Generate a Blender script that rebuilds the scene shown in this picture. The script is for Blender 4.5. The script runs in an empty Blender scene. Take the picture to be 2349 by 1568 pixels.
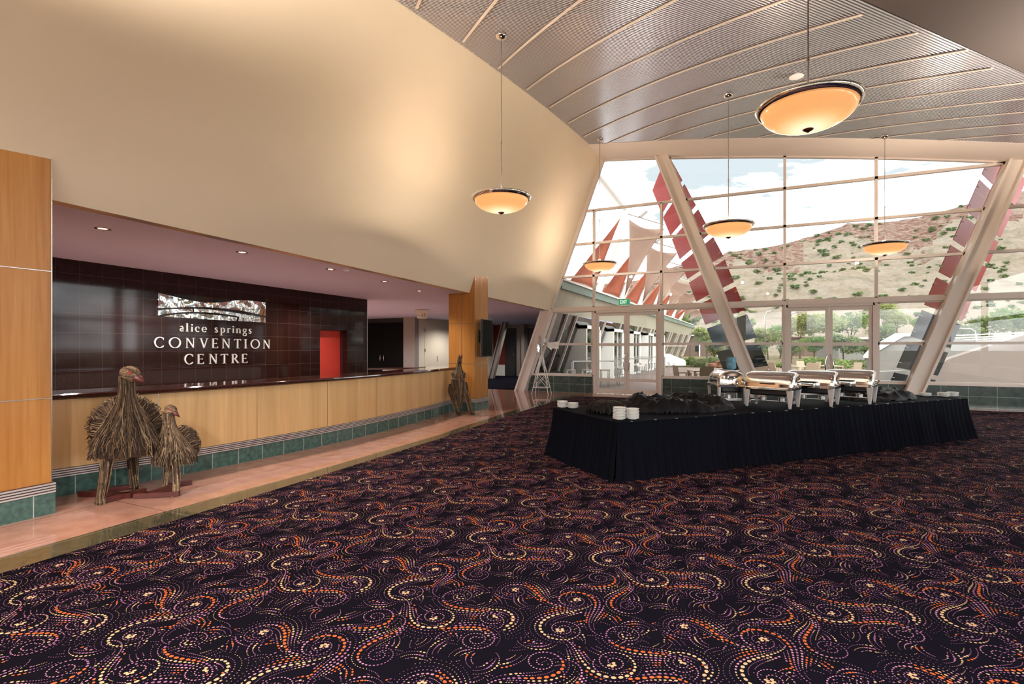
import bpy, bmesh, math, random
import numpy as np
from mathutils import Vector, Matrix, noise as mnoise
PI = math.pi
R = random.Random(7)
scene = bpy.context.scene
COL = scene.collection

# ------------------------------------------------------------------ world frame
# x runs along the glass end wall, y points out through that wall, z is up (metres); floor at z = 0.
CAM = Vector((7.865, -17.738, 1.6))
ES = (.9056, -.4241)          # x axis seen from the camera's own axes
EO = (.4241, .9056)           # y axis
def cw(X, Y):
    """camera-aligned plan coordinates (right, forward) -> world"""
    return (CAM.x + X*ES[0] + Y*ES[1], CAM.y + X*EO[0] + Y*EO[1])
def yaw(X, Y):
    a = cw(X, Y); return math.atan2(a[1]-CAM.y, a[0]-CAM.x)

# ------------------------------------------------------------------ object helpers
def tag(o, label=None, cat=None, group=None, kind=None):
    if label: o['label'] = label
    if cat: o['category'] = cat
    if group: o['group'] = group
    if kind: o['kind'] = kind
    return o
def thing(name, label, cat, loc=(0,0,0), rz=0.0, group=None, kind=None):
    o = bpy.data.objects.new(name, None); COL.objects.link(o)
    o.empty_display_size = .1
    o.location = loc; o.rotation_euler = (0,0,rz)
    return tag(o, label, cat, group, kind)
def dup(root, loc, rz, label=None, group=None):
    r = root.copy(); COL.objects.link(r); r.location = loc; r.rotation_euler = (0,0,rz)
    if label: r['label'] = label
    if group: r['group'] = group
    for ch in list(root.children):
        c = ch.copy(); COL.objects.link(c); c.parent = r
        for g in list(ch.children):
            d = g.copy(); COL.objects.link(d); d.parent = c
    return r

class MB:
    """collects shapes; build() links them as ONE mesh object"""
    def __init__(s):
        s.v=[]; s.f=[]; s.mi=[]; s.m=0; s.M=Matrix.Identity(4)
    def mat(s,i): s.m=i; return s
    def xf(s, loc=(0,0,0), rz=0.0, M=None):
        s.M = M if M is not None else Matrix.Translation(loc) @ Matrix.Rotation(rz,4,'Z'); return s
    def add(s, vs, fs):
        b=len(s.v)
        for p in vs:
            s.v.append(tuple(s.M @ Vector(p)))
        for f in fs:
            s.f.append(tuple(b+i for i in f)); s.mi.append(s.m)
        return s
    def box(s, x0,y0,z0,x1,y1,z1):
        vs=[(x0,y0,z0),(x1,y0,z0),(x1,y1,z0),(x0,y1,z0),(x0,y0,z1),(x1,y0,z1),(x1,y1,z1),(x0,y1,z1)]
        return s.add(vs,[(0,3,2,1),(4,5,6,7),(0,1,5,4),(1,2,6,5),(2,3,7,6),(3,0,4,7)])
    def hexa(s, a, b):
        """a: 4 bottom corners, b: 4 top corners"""
        return s.add(list(a)+list(b),[(0,3,2,1),(4,5,6,7),(0,1,5,4),(1,2,6,5),(2,3,7,6),(3,0,4,7)])
    def quad(s,a,b,c,d): return s.add([a,b,c,d],[(0,1,2,3)])
    def prism(s, poly, axis, d0, d1):
        """poly of 2-D points extruded along axis: 'x' (poly=y,z) 'y' (poly=x,z) 'z' (poly=x,y)"""
        n=len(poly)
        def P(p,d): return (d,p[0],p[1]) if axis=='x' else (p[0],d,p[1]) if axis=='y' else (p[0],p[1],d)
        vs=[P(p,d0) for p in poly]+[P(p,d1) for p in poly]
        fs=[tuple(range(n)), tuple(range(2*n-1,n-1,-1))]
        fs+=[(i,i+n,(i+1)%n+n,(i+1)%n) for i in range(n)]
        return s.add(vs,fs)
    def beam(s, a, b, w, h, up=(0,0,1)):
        """rectangular bar from a to b, w across, h along up"""
        a=Vector(a); b=Vector(b); d=(b-a).normalized(); up=Vector(up)
        x=d.cross(up); 
        if x.length<1e-5: x=d.cross(Vector((0,1,0)))
        x.normalize(); y=x.cross(d).normalized()
        x*=w/2; y*=h/2
        return s.hexa([a-x-y,a+x-y,a+x+y,a-x+y],[b-x-y,b+x-y,b+x+y,b-x+y])
    def tube(s, pts, r, n=8, cap=True):
        pts=[Vector(p) for p in pts]; m=len(pts)
        rs=r if isinstance(r,(list,tuple)) else [r]*m
        vs=[]; prev=None
        for i,p in enumerate(pts):
            d=(pts[min(i+1,m-1)]-pts[max(i-1,0)]); 
            if d.length<1e-9: d=Vector((0,0,1))
            d.normalize()
            if prev is None:
                x=d.orthogonal().normalized()
            else:
                x=(prev-d*prev.dot(d)); x = x.normalized() if x.length>1e-6 else d.orthogonal().normalized()
            prev=x; y=d.cross(x)
            for k in range(n):
                a=2*PI*k/n; vs.append(p+(x*math.cos(a)+y*math.sin(a))*rs[i])
        fs=[(i*n+k,i*n+(k+1)%n,(i+1)*n+(k+1)%n,(i+1)*n+k) for i in range(m-1) for k in range(n)]
        if cap: fs+=[tuple(range(n-1,-1,-1)),tuple((m-1)*n+k for k in range(n))]
        return s.add(vs,fs)
    def lathe(s, prof, n=24, c=(0,0,0), caps=True):
        """prof: list of (radius, z)"""
        vs=[]; m=len(prof)
        for r,z in prof:
            for k in range(n):
                a=2*PI*k/n; vs.append((c[0]+r*math.cos(a),c[1]+r*math.sin(a),c[2]+z))
        fs=[(i*n+k,i*n+(k+1)%n,(i+1)*n+(k+1)%n,(i+1)*n+k) for i in range(m-1) for k in range(n)]
        if caps: fs+=[tuple(range(n-1,-1,-1)),tuple((m-1)*n+k for k in range(n))]
        return s.add(vs,fs)
    def ball(s, c, r, nu=16, nv=10, jit=0.0, seed=0):
        rr=r if isinstance(r,(tuple,list)) else (r,r,r); rg=random.Random(seed)
        vs=[]; 
        for j in range(nv+1):
            t=PI*j/nv
            for i in range(nu):
                a=2*PI*i/nu; q=1+jit*(rg.random()-.5)*2 if 0<j<nv else 1
                vs.append((c[0]+rr[0]*math.sin(t)*math.cos(a)*q,c[1]+rr[1]*math.sin(t)*math.sin(a)*q,c[2]+rr[2]*math.cos(t)*q))
        fs=[(j*nu+i,(j+1)*nu+i,(j+1)*nu+(i+1)%nu,j*nu+(i+1)%nu) for j in range(nv) for i in range(nu)]
        return s.add(vs,fs)
    def grid(s, nu, nv, fn):
        vs=[fn(i/nu,j/nv) for j in range(nv+1) for i in range(nu+1)]
        fs=[(j*(nu+1)+i,j*(nu+1)+i+1,(j+1)*(nu+1)+i+1,(j+1)*(nu+1)+i) for j in range(nv) for i in range(nu)]
        return s.add(vs,fs)
    def mesh(s, name, mats, smooth=False, merge=False):
        me=bpy.data.meshes.new(name); me.from_pydata(s.v,[],s.f)
        for m in (mats if isinstance(mats,(list,tuple)) else [mats]): me.materials.append(m)
        if max(s.mi,default=0)>0: me.polygons.foreach_set('material_index',s.mi)
        if merge:
            bm=bmesh.new(); bm.from_mesh(me); bmesh.ops.remove_doubles(bm,verts=bm.verts,dist=1e-4)
            bmesh.ops.recalc_face_normals(bm,faces=bm.faces); bm.to_mesh(me); bm.free()
        if smooth is True: me.polygons.foreach_set('use_smooth',[True]*len(me.polygons))
        elif smooth:
            me.polygons.foreach_set('use_smooth',[True]*len(me.polygons))
            try: me.set_sharp_from_angle(angle=math.radians(smooth))
            except Exception: pass
        me.update(); return me
    def build(s, name, mats, parent=None, smooth=False, loc=(0,0,0), rz=0.0, merge=False, bevel=0.0):
        o=bpy.data.objects.new(name, s.mesh(name,mats,smooth,merge)); COL.objects.link(o)
        o.location=loc; o.rotation_euler=(0,0,rz)
        if parent: o.parent=parent
        if bevel:
            b=o.modifiers.new('bevel','BEVEL'); b.width=bevel; b.segments=2; b.limit_method='ANGLE'
        return o
def struct(mb, name, mats, label, cat, **k):
    o=mb.build(name,mats,**k)
    return tag(o,label,cat,None,'structure')

# ------------------------------------------------------------------ materials
def srgb(h):
    h=h.lstrip('#'); c=[int(h[i:i+2],16)/255 for i in (0,2,4)]
    return tuple((x/12.92 if x<=.04045 else ((x+.055)/1.055)**2.4) for x in c)+(1,)
class N:
    def __init__(s,name):
        s.mat=bpy.data.materials.new(name); s.mat.use_nodes=True; s.t=s.mat.node_tree; s.n=s.t.nodes; s.l=s.t.links
        s.b=s.n['Principled BSDF']; s.out=s.n['Material Output']
    def node(s,t,**k):
        n=s.n.new(t)
        for a,v in k.items(): setattr(n,a,v)
        return n
    def co(s,scale=(1,1,1),rot=(0,0,0),loc=(0,0,0),kind='Object'):
        tc=s.node('ShaderNodeTexCoord'); m=s.node('ShaderNodeMapping')
        m.inputs['Scale'].default_value=scale; m.inputs['Rotation'].default_value=rot; m.inputs['Location'].default_value=loc
        s.l.new(tc.outputs[kind],m.inputs[0]); return m.outputs[0]
    def noise(s,vec,scale,detail=4,rough=.5,dist=0):
        n=s.node('ShaderNodeTexNoise'); s.l.new(vec,n.inputs['Vector'])
        n.inputs['Scale'].default_value=scale; n.inputs['Detail'].default_value=detail
        n.inputs['Roughness'].default_value=rough; n.inputs['Distortion'].default_value=dist
        return n.outputs['Fac']
    def ramp(s,fac,stops,interp='LINEAR'):
        n=s.node('ShaderNodeValToRGB'); n.color_ramp.interpolation=interp
        e=n.color_ramp.elements
        while len(e)<len(stops): e.new(.5)
        for x,(p,c) in zip(e,stops): x.position=p; x.color=c
        s.l.new(fac,n.inputs[0]); return n.outputs[0]
    def mix(s,fac,a,b,blend='MIX'):
        n=s.node('ShaderNodeMixRGB',blend_type=blend)
        for i,x in ((0,fac),(1,a),(2,b)):
            if isinstance(x,(int,float)): n.inputs[i].default_value=x
            elif isinstance(x,tuple): n.inputs[i].default_value=x
            else: s.l.new(x,n.inputs[i])
        return n.outputs[0]
    def set(s,**k):
        for a,v in k.items():
            i=s.b.inputs[{'col':'Base Color','rough':'Roughness','metal':'Metallic','spec':'Specular IOR Level','coat':'Coat Weight','sub':'Subsurface Weight','alpha':'Alpha','emit':'Emission Color','estr':'Emission Strength','sheen':'Sheen Weight','trans':'Transmission Weight','ior':'IOR','coatr':'Coat Roughness'}[a]]
            if hasattr(v,'is_linked') or isinstance(v,bpy.types.NodeSocket): s.l.new(v,i)
            else: i.default_value=v
        return s
    def bump(s,h,strength=.3,dist=.01):
        n=s.node('ShaderNodeBump'); n.inputs['Strength'].default_value=strength; n.inputs['Distance'].default_value=dist
        s.l.new(h,n.inputs['Height']); s.l.new(n.outputs[0],s.b.inputs['Normal']); return s
def plain(name,hexc,rough=.5,metal=0,spec=.5,var=0.06,scale=6,**k):
    m=N(name); c=srgb(hexc) if isinstance(hexc,str) else hexc
    v=m.co(); f=m.noise(v,scale,3)
    dk=tuple(x*(1-var) for x in c[:3])+(1,); lt=tuple(min(1,x*(1+var)) for x in c[:3])+(1,)
    m.set(col=m.ramp(f,[(.3,dk),(.7,lt)]),rough=rough,metal=metal,spec=spec,**k)
    return m.mat
def tiles(name, plane, c1, c2, mortar, tw, th, off=(0,0,0), rough=.12, msize=.004, nz=40, stagger=0.0, spec=.5, var=None, rz=0.0):
    m=N(name); tc=m.node('ShaderNodeTexCoord'); mp=m.node('ShaderNodeMapping'); mp.inputs['Location'].default_value=off; mp.inputs['Rotation'].default_value=(0,0,rz)
    m.l.new(tc.outputs['Object'],mp.inputs[0])
    if plane!='xy':
        sp=m.node('ShaderNodeSeparateXYZ'); cb=m.node('ShaderNodeCombineXYZ'); m.l.new(mp.outputs[0],sp.inputs[0])
        m.l.new(sp.outputs[0 if plane=='xz' else 1],cb.inputs[0]); m.l.new(sp.outputs[2],cb.inputs[1]); vec=cb.outputs[0]
    else: vec=mp.outputs[0]
    b=m.node('ShaderNodeTexBrick'); m.l.new(vec,b.inputs['Vector'])
    b.offset=stagger; b.squash=1
    b.inputs['Scale'].default_value=1; b.inputs['Mortar Size'].default_value=msize
    b.inputs['Mortar Smooth'].default_value=.1
    b.inputs['Brick Width'].default_value=tw; b.inputs['Row Height'].default_value=th; b.inputs['Bias'].default_value=0
    f=m.noise(mp.outputs[0],nz,5,.6)
    a=m.ramp(f,[(.3,c1),(.72,c2)])
    b.inputs['Mortar'].default_value=mortar
    m.l.new(a,b.inputs['Color1']); 
    a2=m.mix(1.0,a,(.86,.86,.86,1),'MULTIPLY'); m.l.new(a2,b.inputs['Color2'])
    m.set(col=b.outputs['Color'],rough=rough,spec=spec)
    return m.mat
def wood(name, c1, c2, rough=.3, sc=1.0):
    m=N(name); v=m.co(scale=(14*sc,14*sc,.55*sc)); f=m.noise(v,1.6,6,.6,.6)
    v2=m.co(scale=(3*sc,3*sc,.25*sc)); f2=m.noise(v2,1.2,2)
    a=m.ramp(f,[(.25,srgb(c1)),(.75,srgb(c2))])
    k=m.ramp(f2,[(.3,(.82,.8,.76,1)),(.7,(1,1,1,1))])
    m.set(col=m.mix(1.0,a,k,'MULTIPLY'),rough=rough,spec=.4); return m.mat
def glassmat(name, tint=(1,1,1,1), refl=1.0, rough=0.0):
    m=N(name); t=m.node('ShaderNodeBsdfTransparent'); t.inputs[0].default_value=tint
    g=m.node('ShaderNodeBsdfGlossy'); g.inputs['Roughness'].default_value=rough
    fr=m.node('ShaderNodeFresnel'); fr.inputs[0].default_value=1.45
    mu=m.node('ShaderNodeMath',operation='MULTIPLY'); mu.inputs[1].default_value=refl; m.l.new(fr.outputs[0],mu.inputs[0])
    mx=m.node('ShaderNodeMixShader'); m.l.new(mu.outputs[0],mx.inputs[0]); m.l.new(t.outputs[0],mx.inputs[1]); m.l.new(g.outputs[0],mx.inputs[2])
    m.l.new(mx.outputs[0],m.out.inputs[0]); return m.mat

m_cream=plain('cream_paint','#ECDBC0',rough=.75,spec=.2,var=.02,scale=.7)
m_soffit=plain('cool_lit_ceiling','#D2DBFF',rough=.7,spec=.25,var=.02,scale=1)  # blue tint stands in for cool window light on a white ceiling
m_bulk=plain('bulkhead_paint','#E6DACF',rough=.8,spec=.2,var=.02,scale=1)
m_slab=plain('dark_ceiling_paint','#4B4441',rough=.9,spec=.1,var=.02,scale=1)
m_black=plain('black_void','#050404',rough=.9,spec=.1)
m_wood=wood('pillar_veneer','#AE7230','#CD9350')
m_woodc=wood('counter_veneer','#E3B678','#F3D09A',sc=.8)
m_frame=plain('beige_frame_paint','#DCCFC5',rough=.45,var=.02,scale=2)
m_strut=plain('strut_paint','#E3D7CC',rough=.45,var=.02,scale=1)
m_chrome=plain('chrome','#E8E6E2',rough=.06,metal=1,var=.01)
m_steel=plain('brushed_steel','#C9C7C4',rough=.25,metal=1,var=.03,scale=20)
m_strip=plain('bright_metal_strip','#DAD8D6',rough=.28,metal=.5,var=.02,scale=10)
m_white=plain('white_paint','#EFEDE8',rough=.4,var=.01)
m_glass=glassmat('window_glass',(.97,.99,.98,1),.9)
m_tbrown=tiles('brown_wall_tile','yz',srgb('#1D0F0D'),srgb('#2B1815'),srgb('#4A3733'),.33,.322,off=(0,.05,.09),rough=.06,msize=.003,nz=90,spec=.35)
m_tgreenx=tiles('green_tile_end','xz',srgb('#35423E'),srgb('#53625C'),srgb('#8FA09A'),.585,.3,off=(-.07,0,0),rough=.18,msize=.005,nz=7,spec=.5)
m_granite=tiles('pink_granite','xy',srgb('#B98470'),srgb('#CFA38E'),srgb('#6E4B3B'),.9,1.95,off=(-.0,.9,0),rough=.045,msize=.004,nz=5,spec=.55)
m_border=tiles('dark_granite_border','xy',srgb('#4C4A38'),srgb('#6B6850'),srgb('#8E8468'),.5,1.95,off=(-.2,.9,0),rough=.05,msize=.004,nz=12,spec=.55)
m_green=plain('green_granite','#47665F',rough=.16,var=.35,scale=18)
m_greenline=plain('pale_grout','#A9B8B2',rough=.5)
def carpetmat():
    m=N('dark_carpet'); v=m.co(); f=m.noise(v,450,2,.7); f2=m.noise(v,2.0,2)
    a=m.ramp(f,[(.35,srgb('#0D0C14')),(.62,srgb('#191723')),(.8,srgb('#322D3B'))]); m.set(col=a,rough=1.0,spec=.02); return m.mat
m_carpet=carpetmat()
m_dc=plain('tuft_cream','#DCB88C',rough=.95,spec=.05,var=.1,scale=80)
m_do=plain('tuft_orange','#CF6A3B',rough=.95,spec=.05,var=.15,scale=80)
m_dm=plain('tuft_mauve','#A06A92',rough=.95,spec=.05,var=.15,scale=80)
m_dp=plain('tuft_pink','#C78CA6',rough=.95,spec=.05,var=.1,scale=80)
m_skirt=plain('black_table_linen','#090B13',rough=.85,spec=.06,var=.1,scale=3)
m_cloth=plain('black_satin_cloth','#08080C',rough=.5,spec=.22,var=.1,scale=6)
m_plate=plain('white_china','#EFEFEA',rough=.12,var=.01)
m_tv=plain('tv_screen','#010101',rough=.35,spec=.05)
m_blackp=plain('black_plastic','#141315',rough=.35)
m_bronze=plain('dark_worktop','#3A1E18',rough=.06,var=.25,scale=60,spec=.7)
m_twig=plain('twig_brown','#745D48',rough=.9,var=.2,scale=30)
m_twigd=plain('twig_dark','#413226',rough=.95,var=.2,scale=30)
m_twigl=plain('twig_straw','#AC9370',rough=.85,var=.15,scale=30)
m_beak=plain('maroon_paint','#64302D',rough=.3,var=.08)
m_eye=plain('red_eye','#C81F1B',rough=.3,var=.02)
m_rust=plain('red_brown_timber','#56241D',rough=.45,var=.2,scale=8)
m_redpaint=plain('red_paint','#B5372A',rough=.5,var=.03)
m_redwall=plain('dark_red_wall','#7C231B',rough=.6,var=.03)
m_blackdoor=plain('black_door','#050405',rough=.5,spec=.1,var=.02)
m_grey=plain('grey_paint','#8B827C',rough=.6,var=.02)
m_offwhite=plain('off_white_wall','#D8CFBC',rough=.6,var=.02)
m_green_sign=plain('exit_green','#0E8A5A',rough=.4,var=.01)
SKY,SUN,CEILW,EXPO=3.3,1.2,140,1.2
# ------------------------------------------------------------------ roof shape
def Fq(q): return 8.36752-.041978*q-.0051745*q*q
def Fz(s,d): return Fq(1.083*s+.909*d)
def sb(d): return 1.069+.0331*d            # foot of the leaning cream wall
def zb(d): return 2.92+.0089*d
LEAN=.372
QE=19.28
ZT=np.polyfit([3.06,5.05,8.62,10.91,13.65],[8.1,7.87,7.36,6.97,6.45],2)
def ztop(s): return float(np.polyval(ZT,s))
def walltop(d):
    s=3.0; z=8
    for _ in range(30):
        if d<1.6: z=(Fz(s,1.6)*d+(ztop(s))*(1.6-d))/1.6
        else: z=Fz(s,d) if 1.083*s+.909*d<QE else 5.62
        s=sb(d)+LEAN*(z-zb(d))
    return s,z
# leaning cream wall: one slab, underside edge included
b=MB(); ds=[-.02]+[1.6]+[1.6+i*.6 for i in range(1,40)]; ds=[d for d in ds if d<25.6]
top=[walltop(max(d,0)) for d in ds]
n=len(ds); T=.16
vs=[];
for d,(s,z) in zip(ds,top):
    vs+=[(sb(d),-d,zb(d)),(s,-d,z+.02),(s-T,-d,z+.02),(sb(d)-T,-d,zb(d))]
fs=[]
for i in range(n-1):
    a=4*i; c=4*(i+1)
    for k in range(4): fs.append((a+k,a+(k+1)%4,c+(k+1)%4,c+k))
fs+=[(3,2,1,0),(4*n-4,4*n-3,4*n-2,4*n-1)]
b.add(vs,fs)
struct(b,'wall_left',m_cream,'tall cream wall leaning out over the reception counter','wall')
# low ceiling over reception and corridor
b=MB()
def sof(s0,d0,s1,d1):
    b.hexa([(s0,-d0,zb(d0)),(s1,-d0,zb(d0)),(s1,-d1,zb(d1)),(s0,-d1,zb(d1))],[(s0,-d0,zb(d0)+.1),(s1,-d0,zb(d0)+.1),(s1,-d1,zb(d1)+.1),(s0,-d1,zb(d1)+.1)])
for d0,d1 in [(25.5,13),(13,6),(6,0)]:
    b.hexa([(-2.31,-d0,zb(d0)),(sb(d0)-.001,-d0,zb(d0)),(sb(d1)-.001,-d1,zb(d1)),(-2.31,-d1,zb(d1))],[(-2.31,-d0,zb(d0)+.1),(sb(d0)-.1,-d0,zb(d0)+.1),(sb(d1)-.1,-d1,zb(d1)+.1),(-2.31,-d1,zb(d1)+.1)])
sof(-10,5.9,-2.31,0); sof(-10,0,1.06,-9.2)
struct(b,'ceiling_1',m_soffit,'low mauve white ceiling above the reception counter','ceiling')
# slatted metal ceiling
m=N('ceiling_slat_metal'); m.set(col=srgb('#D9D7E0'),rough=.26,metal=.68); m_slat=m.mat
m_joint=plain('ceiling_joint','#E6D6C6',rough=.4,var=.01)
b=MB(); qs=np.arange(4.3,QE,.0785); 
qx,qy=1.083/2**.5,.909/2**.5      # across the slats in (s,d)
for q in qs:
    rr=np.arange(-26,26,.04); s=(q*1.083+rr*.909)/2; d=(q*.909-rr*1.083)/2; z=Fq(q)
    ok=(d>1.6)&(s<18.9)&(d<25)&(s>sb(d)+LEAN*(z-zb(d))+.0)
    i=np.where(ok)[0]
    if len(i)<3: continue
    i0,i1=i[0],i[-1]; w=.0145; h=.02; dz=w*(-.041978-.010349*q)*2**.5
    A=[(s[i0]-qx*w,-(d[i0]-qy*w),z-dz),(s[i0]+qx*w,-(d[i0]+qy*w),z+dz)]; B=[(s[i1]+qx*w,-(d[i1]+qy*w),z+dz),(s[i1]-qx*w,-(d[i1]-qy*w),z-dz)]
    lo=A+B; b.hexa(lo,[(p[0],p[1],p[2]+h) for p in lo])
ceil=struct(b,'ceiling_2',m_slat,'high curved ceiling of fine reflective metal slats','ceiling')
jb=MB()
for k in range(-14,16):
    c=.5+.99*k; pts=[]
    for w in np.arange(0,30,.25):
        s=.696*w-.718*c; d=.718*w+.696*c; q=1.083*s+.909*d
        if d<1.62 or q>QE-.02 or q<4.3 or s>18.8: continue
        z=Fq(q)
        if s<sb(d)+LEAN*(z-zb(d))+.02: continue
        pts.append((s,-d,z-.014))
    for p,q in zip(pts,pts[1:]): jb.beam(p,q,.045,.012)
jb.build('joint_strip',m_joint,ceil)
rb=MB()
rb.grid(34,34,lambda u,v:(-1+u*20.5,-1.6-v*22,Fz(-1+u*20.5,1.6+v*22)+.1) if 1.083*(-1+u*20.5)+.909*(1.6+v*22)<19.3 else (-1+u*20.5,-1.6-v*22,5.78))
rb.build('backing',m_black,ceil)
# square access panels of the slats seen as pale patches, kept as slightly proud sheets
# roof slab lining over the viewer
b=MB(); poly=[(17.75,0),(19.2,0),(19.2,-25.5),(2.4,-25.5),(2.45,-18.35)]
b.prism(poly,'z',5.62,5.9)
struct(b,'ceiling_3',m_slab,'plain dark grey ceiling panel meeting the slatted ceiling','ceiling')
# bulkhead between slats and glass head
b=MB(); ss=[2.6+i*.6 for i in range(28)]
vs=[]
for s in ss: vs+=[(s,0.02,ztop(s)-.02),(s,-1.64,Fz(s,1.64)-.01),(s,-1.64,Fz(s,1.64)+.25),(s,.02,ztop(s)+.35)]
fs=[]
for i in range(len(ss)-1):
    for k in range(4): fs.append((4*i+k,4*i+(k+1)%4,4*i+4+(k+1)%4,4*i+4+k))
b.add(vs,fs); struct(b,'trim_1',m_bulk,'cream bulkhead between the slatted ceiling and the glass wall','bulkhead')
# roof weather skin
b=MB(); b.grid(24,24,lambda u,v:(-3+u*23,.4-v*26.5,max(Fz(-3+u*23,max(0,-.4+v*26.5)),5.6)+.45))
struct(b,'roof',m_slab,'roof over the hall','roof')

# ------------------------------------------------------------------ floors
b=MB(); b.box(-10,-25.5,-.12,19.2,.06,0); struct(b,'floor_1',m_granite,'polished pink granite floor strip beside the counter','floor')
ca=[(3.04,-15.93),(3.02,-14.9),(2.97,-13.12),(2.85,-9.7),(2.76,-8.61),(2.6,-6.35),(2.43,-3.05),(2.47,-1.6),(3.0,-1.3),(5.14,-1.14),(13.78,-.83),(19.1,-.7),(19.1,-25.4),(3.35,-25.4)]
bo=[(3.35,-25.4),(3.04,-15.93),(3.02,-14.9),(2.97,-13.12),(2.85,-9.7),(2.76,-8.61),(2.6,-6.35),(2.43,-3.05),(2.47,-1.6),(3.0,-1.3)]
bi=[(2.8,-25.4),(2.66,-15.79),(2.65,-14.68),(2.69,-12.87),(2.62,-9.7),(2.5,-8.6),(2.33,-6.3),(2.16,-3.0),(2.12,-1.3),(2.6,-.95)]
b=MB()
for i in range(len(bo)-1): b.hexa([(*bi[i],0),(*bo[i],0),(*bo[i+1],0),(*bi[i+1],0)],[(*bi[i],.003),(*bo[i],.003),(*bo[i+1],.003),(*bi[i+1],.003)])
struct(b,'floor_2',m_border,'dark green granite border between pink floor and carpet','floor')

# patterned carpet: tufted dots woven on a repeating square laid along the building
TILE=1.06
def carpet_dots():
    rg=random.Random(11); dots=[]; sid=[0]              # x,y,len,wid,ang,mat
    cell={}
    def ok(x,y,r):
        x%=TILE; y%=TILE; n=int(TILE/.02); cx,cy=int(x/.02),int(y/.02)
        for i in range(-2,3):
            for j in range(-2,3):
                for (px,py,pr,st) in cell.get(((cx+i)%n,(cy+j)%n),()):
                    dx=abs(px-x); dy=abs(py-y); dx=min(dx,TILE-dx); dy=min(dy,TILE-dy)
                    if dx*dx+dy*dy<max(((r+pr)*1.15)**2,(.0155 if st!=sid[0] else 0)**2): return False
        cell.setdefault((cx%n,cy%n),[]).append((x,y,r,sid[0])); return True
    def strand(path, off, peak, cols, size=1.0, t0=0.0, t1=1.0):
        L=len(path)-1; s=t0*L; sid[0]+=1
        while s<t1*L-1:
            i=int(s); f=s-i; t=(s/L-t0)/(t1-t0)
            x=path[i][0]*(1-f)+path[i+1][0]*f; y=path[i][1]*(1-f)+path[i+1][1]*f; a=path[i][2]
            w=off*min(1,(1-s/L)*2.2+.12)
            x+=-math.sin(a)*w; y+=math.cos(a)*w
            bell=math.exp(-((t-peak)/.17)**2)
            r=(.0030+.0052*bell)*size
            c=cols[0] if bell>.55 else cols[1] if bell>.18 else cols[2]
            if ok(x,y,r*1.15): dots.append((x%TILE,y%TILE,r*1.35,r,a,c))
            s+=(r*2.9+.0065)/.004
    def path(x,y,h,rad,turns,tail,hand):
        """spiral unwinding from its eye, then a tail sweeping the other way"""
        P=[]; r=.022; a=h; st=.004; tot=0
        n1=int(turns*2*PI*rad*.62/st)
        for i in range(n1):
            r=.022+(rad-.022)*(i/n1)**.85; a+=hand*st/r; x+=math.cos(a)*st; y+=math.sin(a)*st; P.append((x,y,a))
        n2=int(tail/st)
        for i in range(n2):
            k=i/n2; cur=hand*(1/rad)*(1-k*2.6); a+=cur*st; x+=math.cos(a)*st; y+=math.sin(a)*st; P.append((x,y,a))
        return P
    # 0 cream 1 orange 2 mauve 3 pink
    pal=[(0,0,3),(1,2,3),(2,3,2),(0,2,2),(3,0,2),(2,3,0),(1,3,2)]
    jobs=[]
    for i in range(3):
        for j in range(3):
            x=(i+.5+rg.uniform(-.22,.22))*TILE/3; y=(j+.5+rg.uniform(-.22,.22)+(.25 if i%2 else -.1))*TILE/3
            jobs.append((x,y,rg.random()*2*PI,rg.uniform(.105,.15),rg.uniform(1.35,2.0),rg.uniform(.42,.62),rg.choice((-1,1))))
    paths=[path(*j) for j in jobs]
    for n,(P,jb) in enumerate(zip(paths,jobs)):
        strand(P,0,rg.uniform(.55,.75),pal[n%2 if n%3 else 6],1.25)
        if n%2==0:
            for k in range(6):                           # flower at the eye
                q=k*PI/3; X=jb[0]+.017*math.cos(q); Y=jb[1]+.017*math.sin(q)
                if ok(X,Y,.006): dots.append((X%TILE,Y%TILE,.0105,.0085,q,0))
    for j in range(1,6):
        for n,(P,jb) in enumerate(zip(paths,jobs)):
            strand(P,-jb[6]*.030*j,.35+.1*j,pal[(n+j*2)%7],.9-.05*j,.42+.045*j,1-.05*j)
            if j<3: strand(P,jb[6]*.030*j,.6,pal[(n+j)%7],.8,.55+.06*j,.98-.04*j)
    for n in range(60):                                   # loose crescents fill what is left
        x,y,h=rg.random()*TILE,rg.random()*TILE,rg.random()*2*PI; hd=rg.choice((-1,1)); rad=rg.uniform(.10,.2); P=[]; a=h
        for i in range(int(rg.uniform(.2,.36)/.004)): a+=hd*.004/rad; x+=math.cos(a)*.004; y+=math.sin(a)*.004; P.append((x,y,a))
        for j in range(3): strand(P,hd*.028*j,.55,pal[(n+2*j)%7],.75,.06*j,1-.1*j)
    return dots
dots=np.array(carpet_dots())
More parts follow.
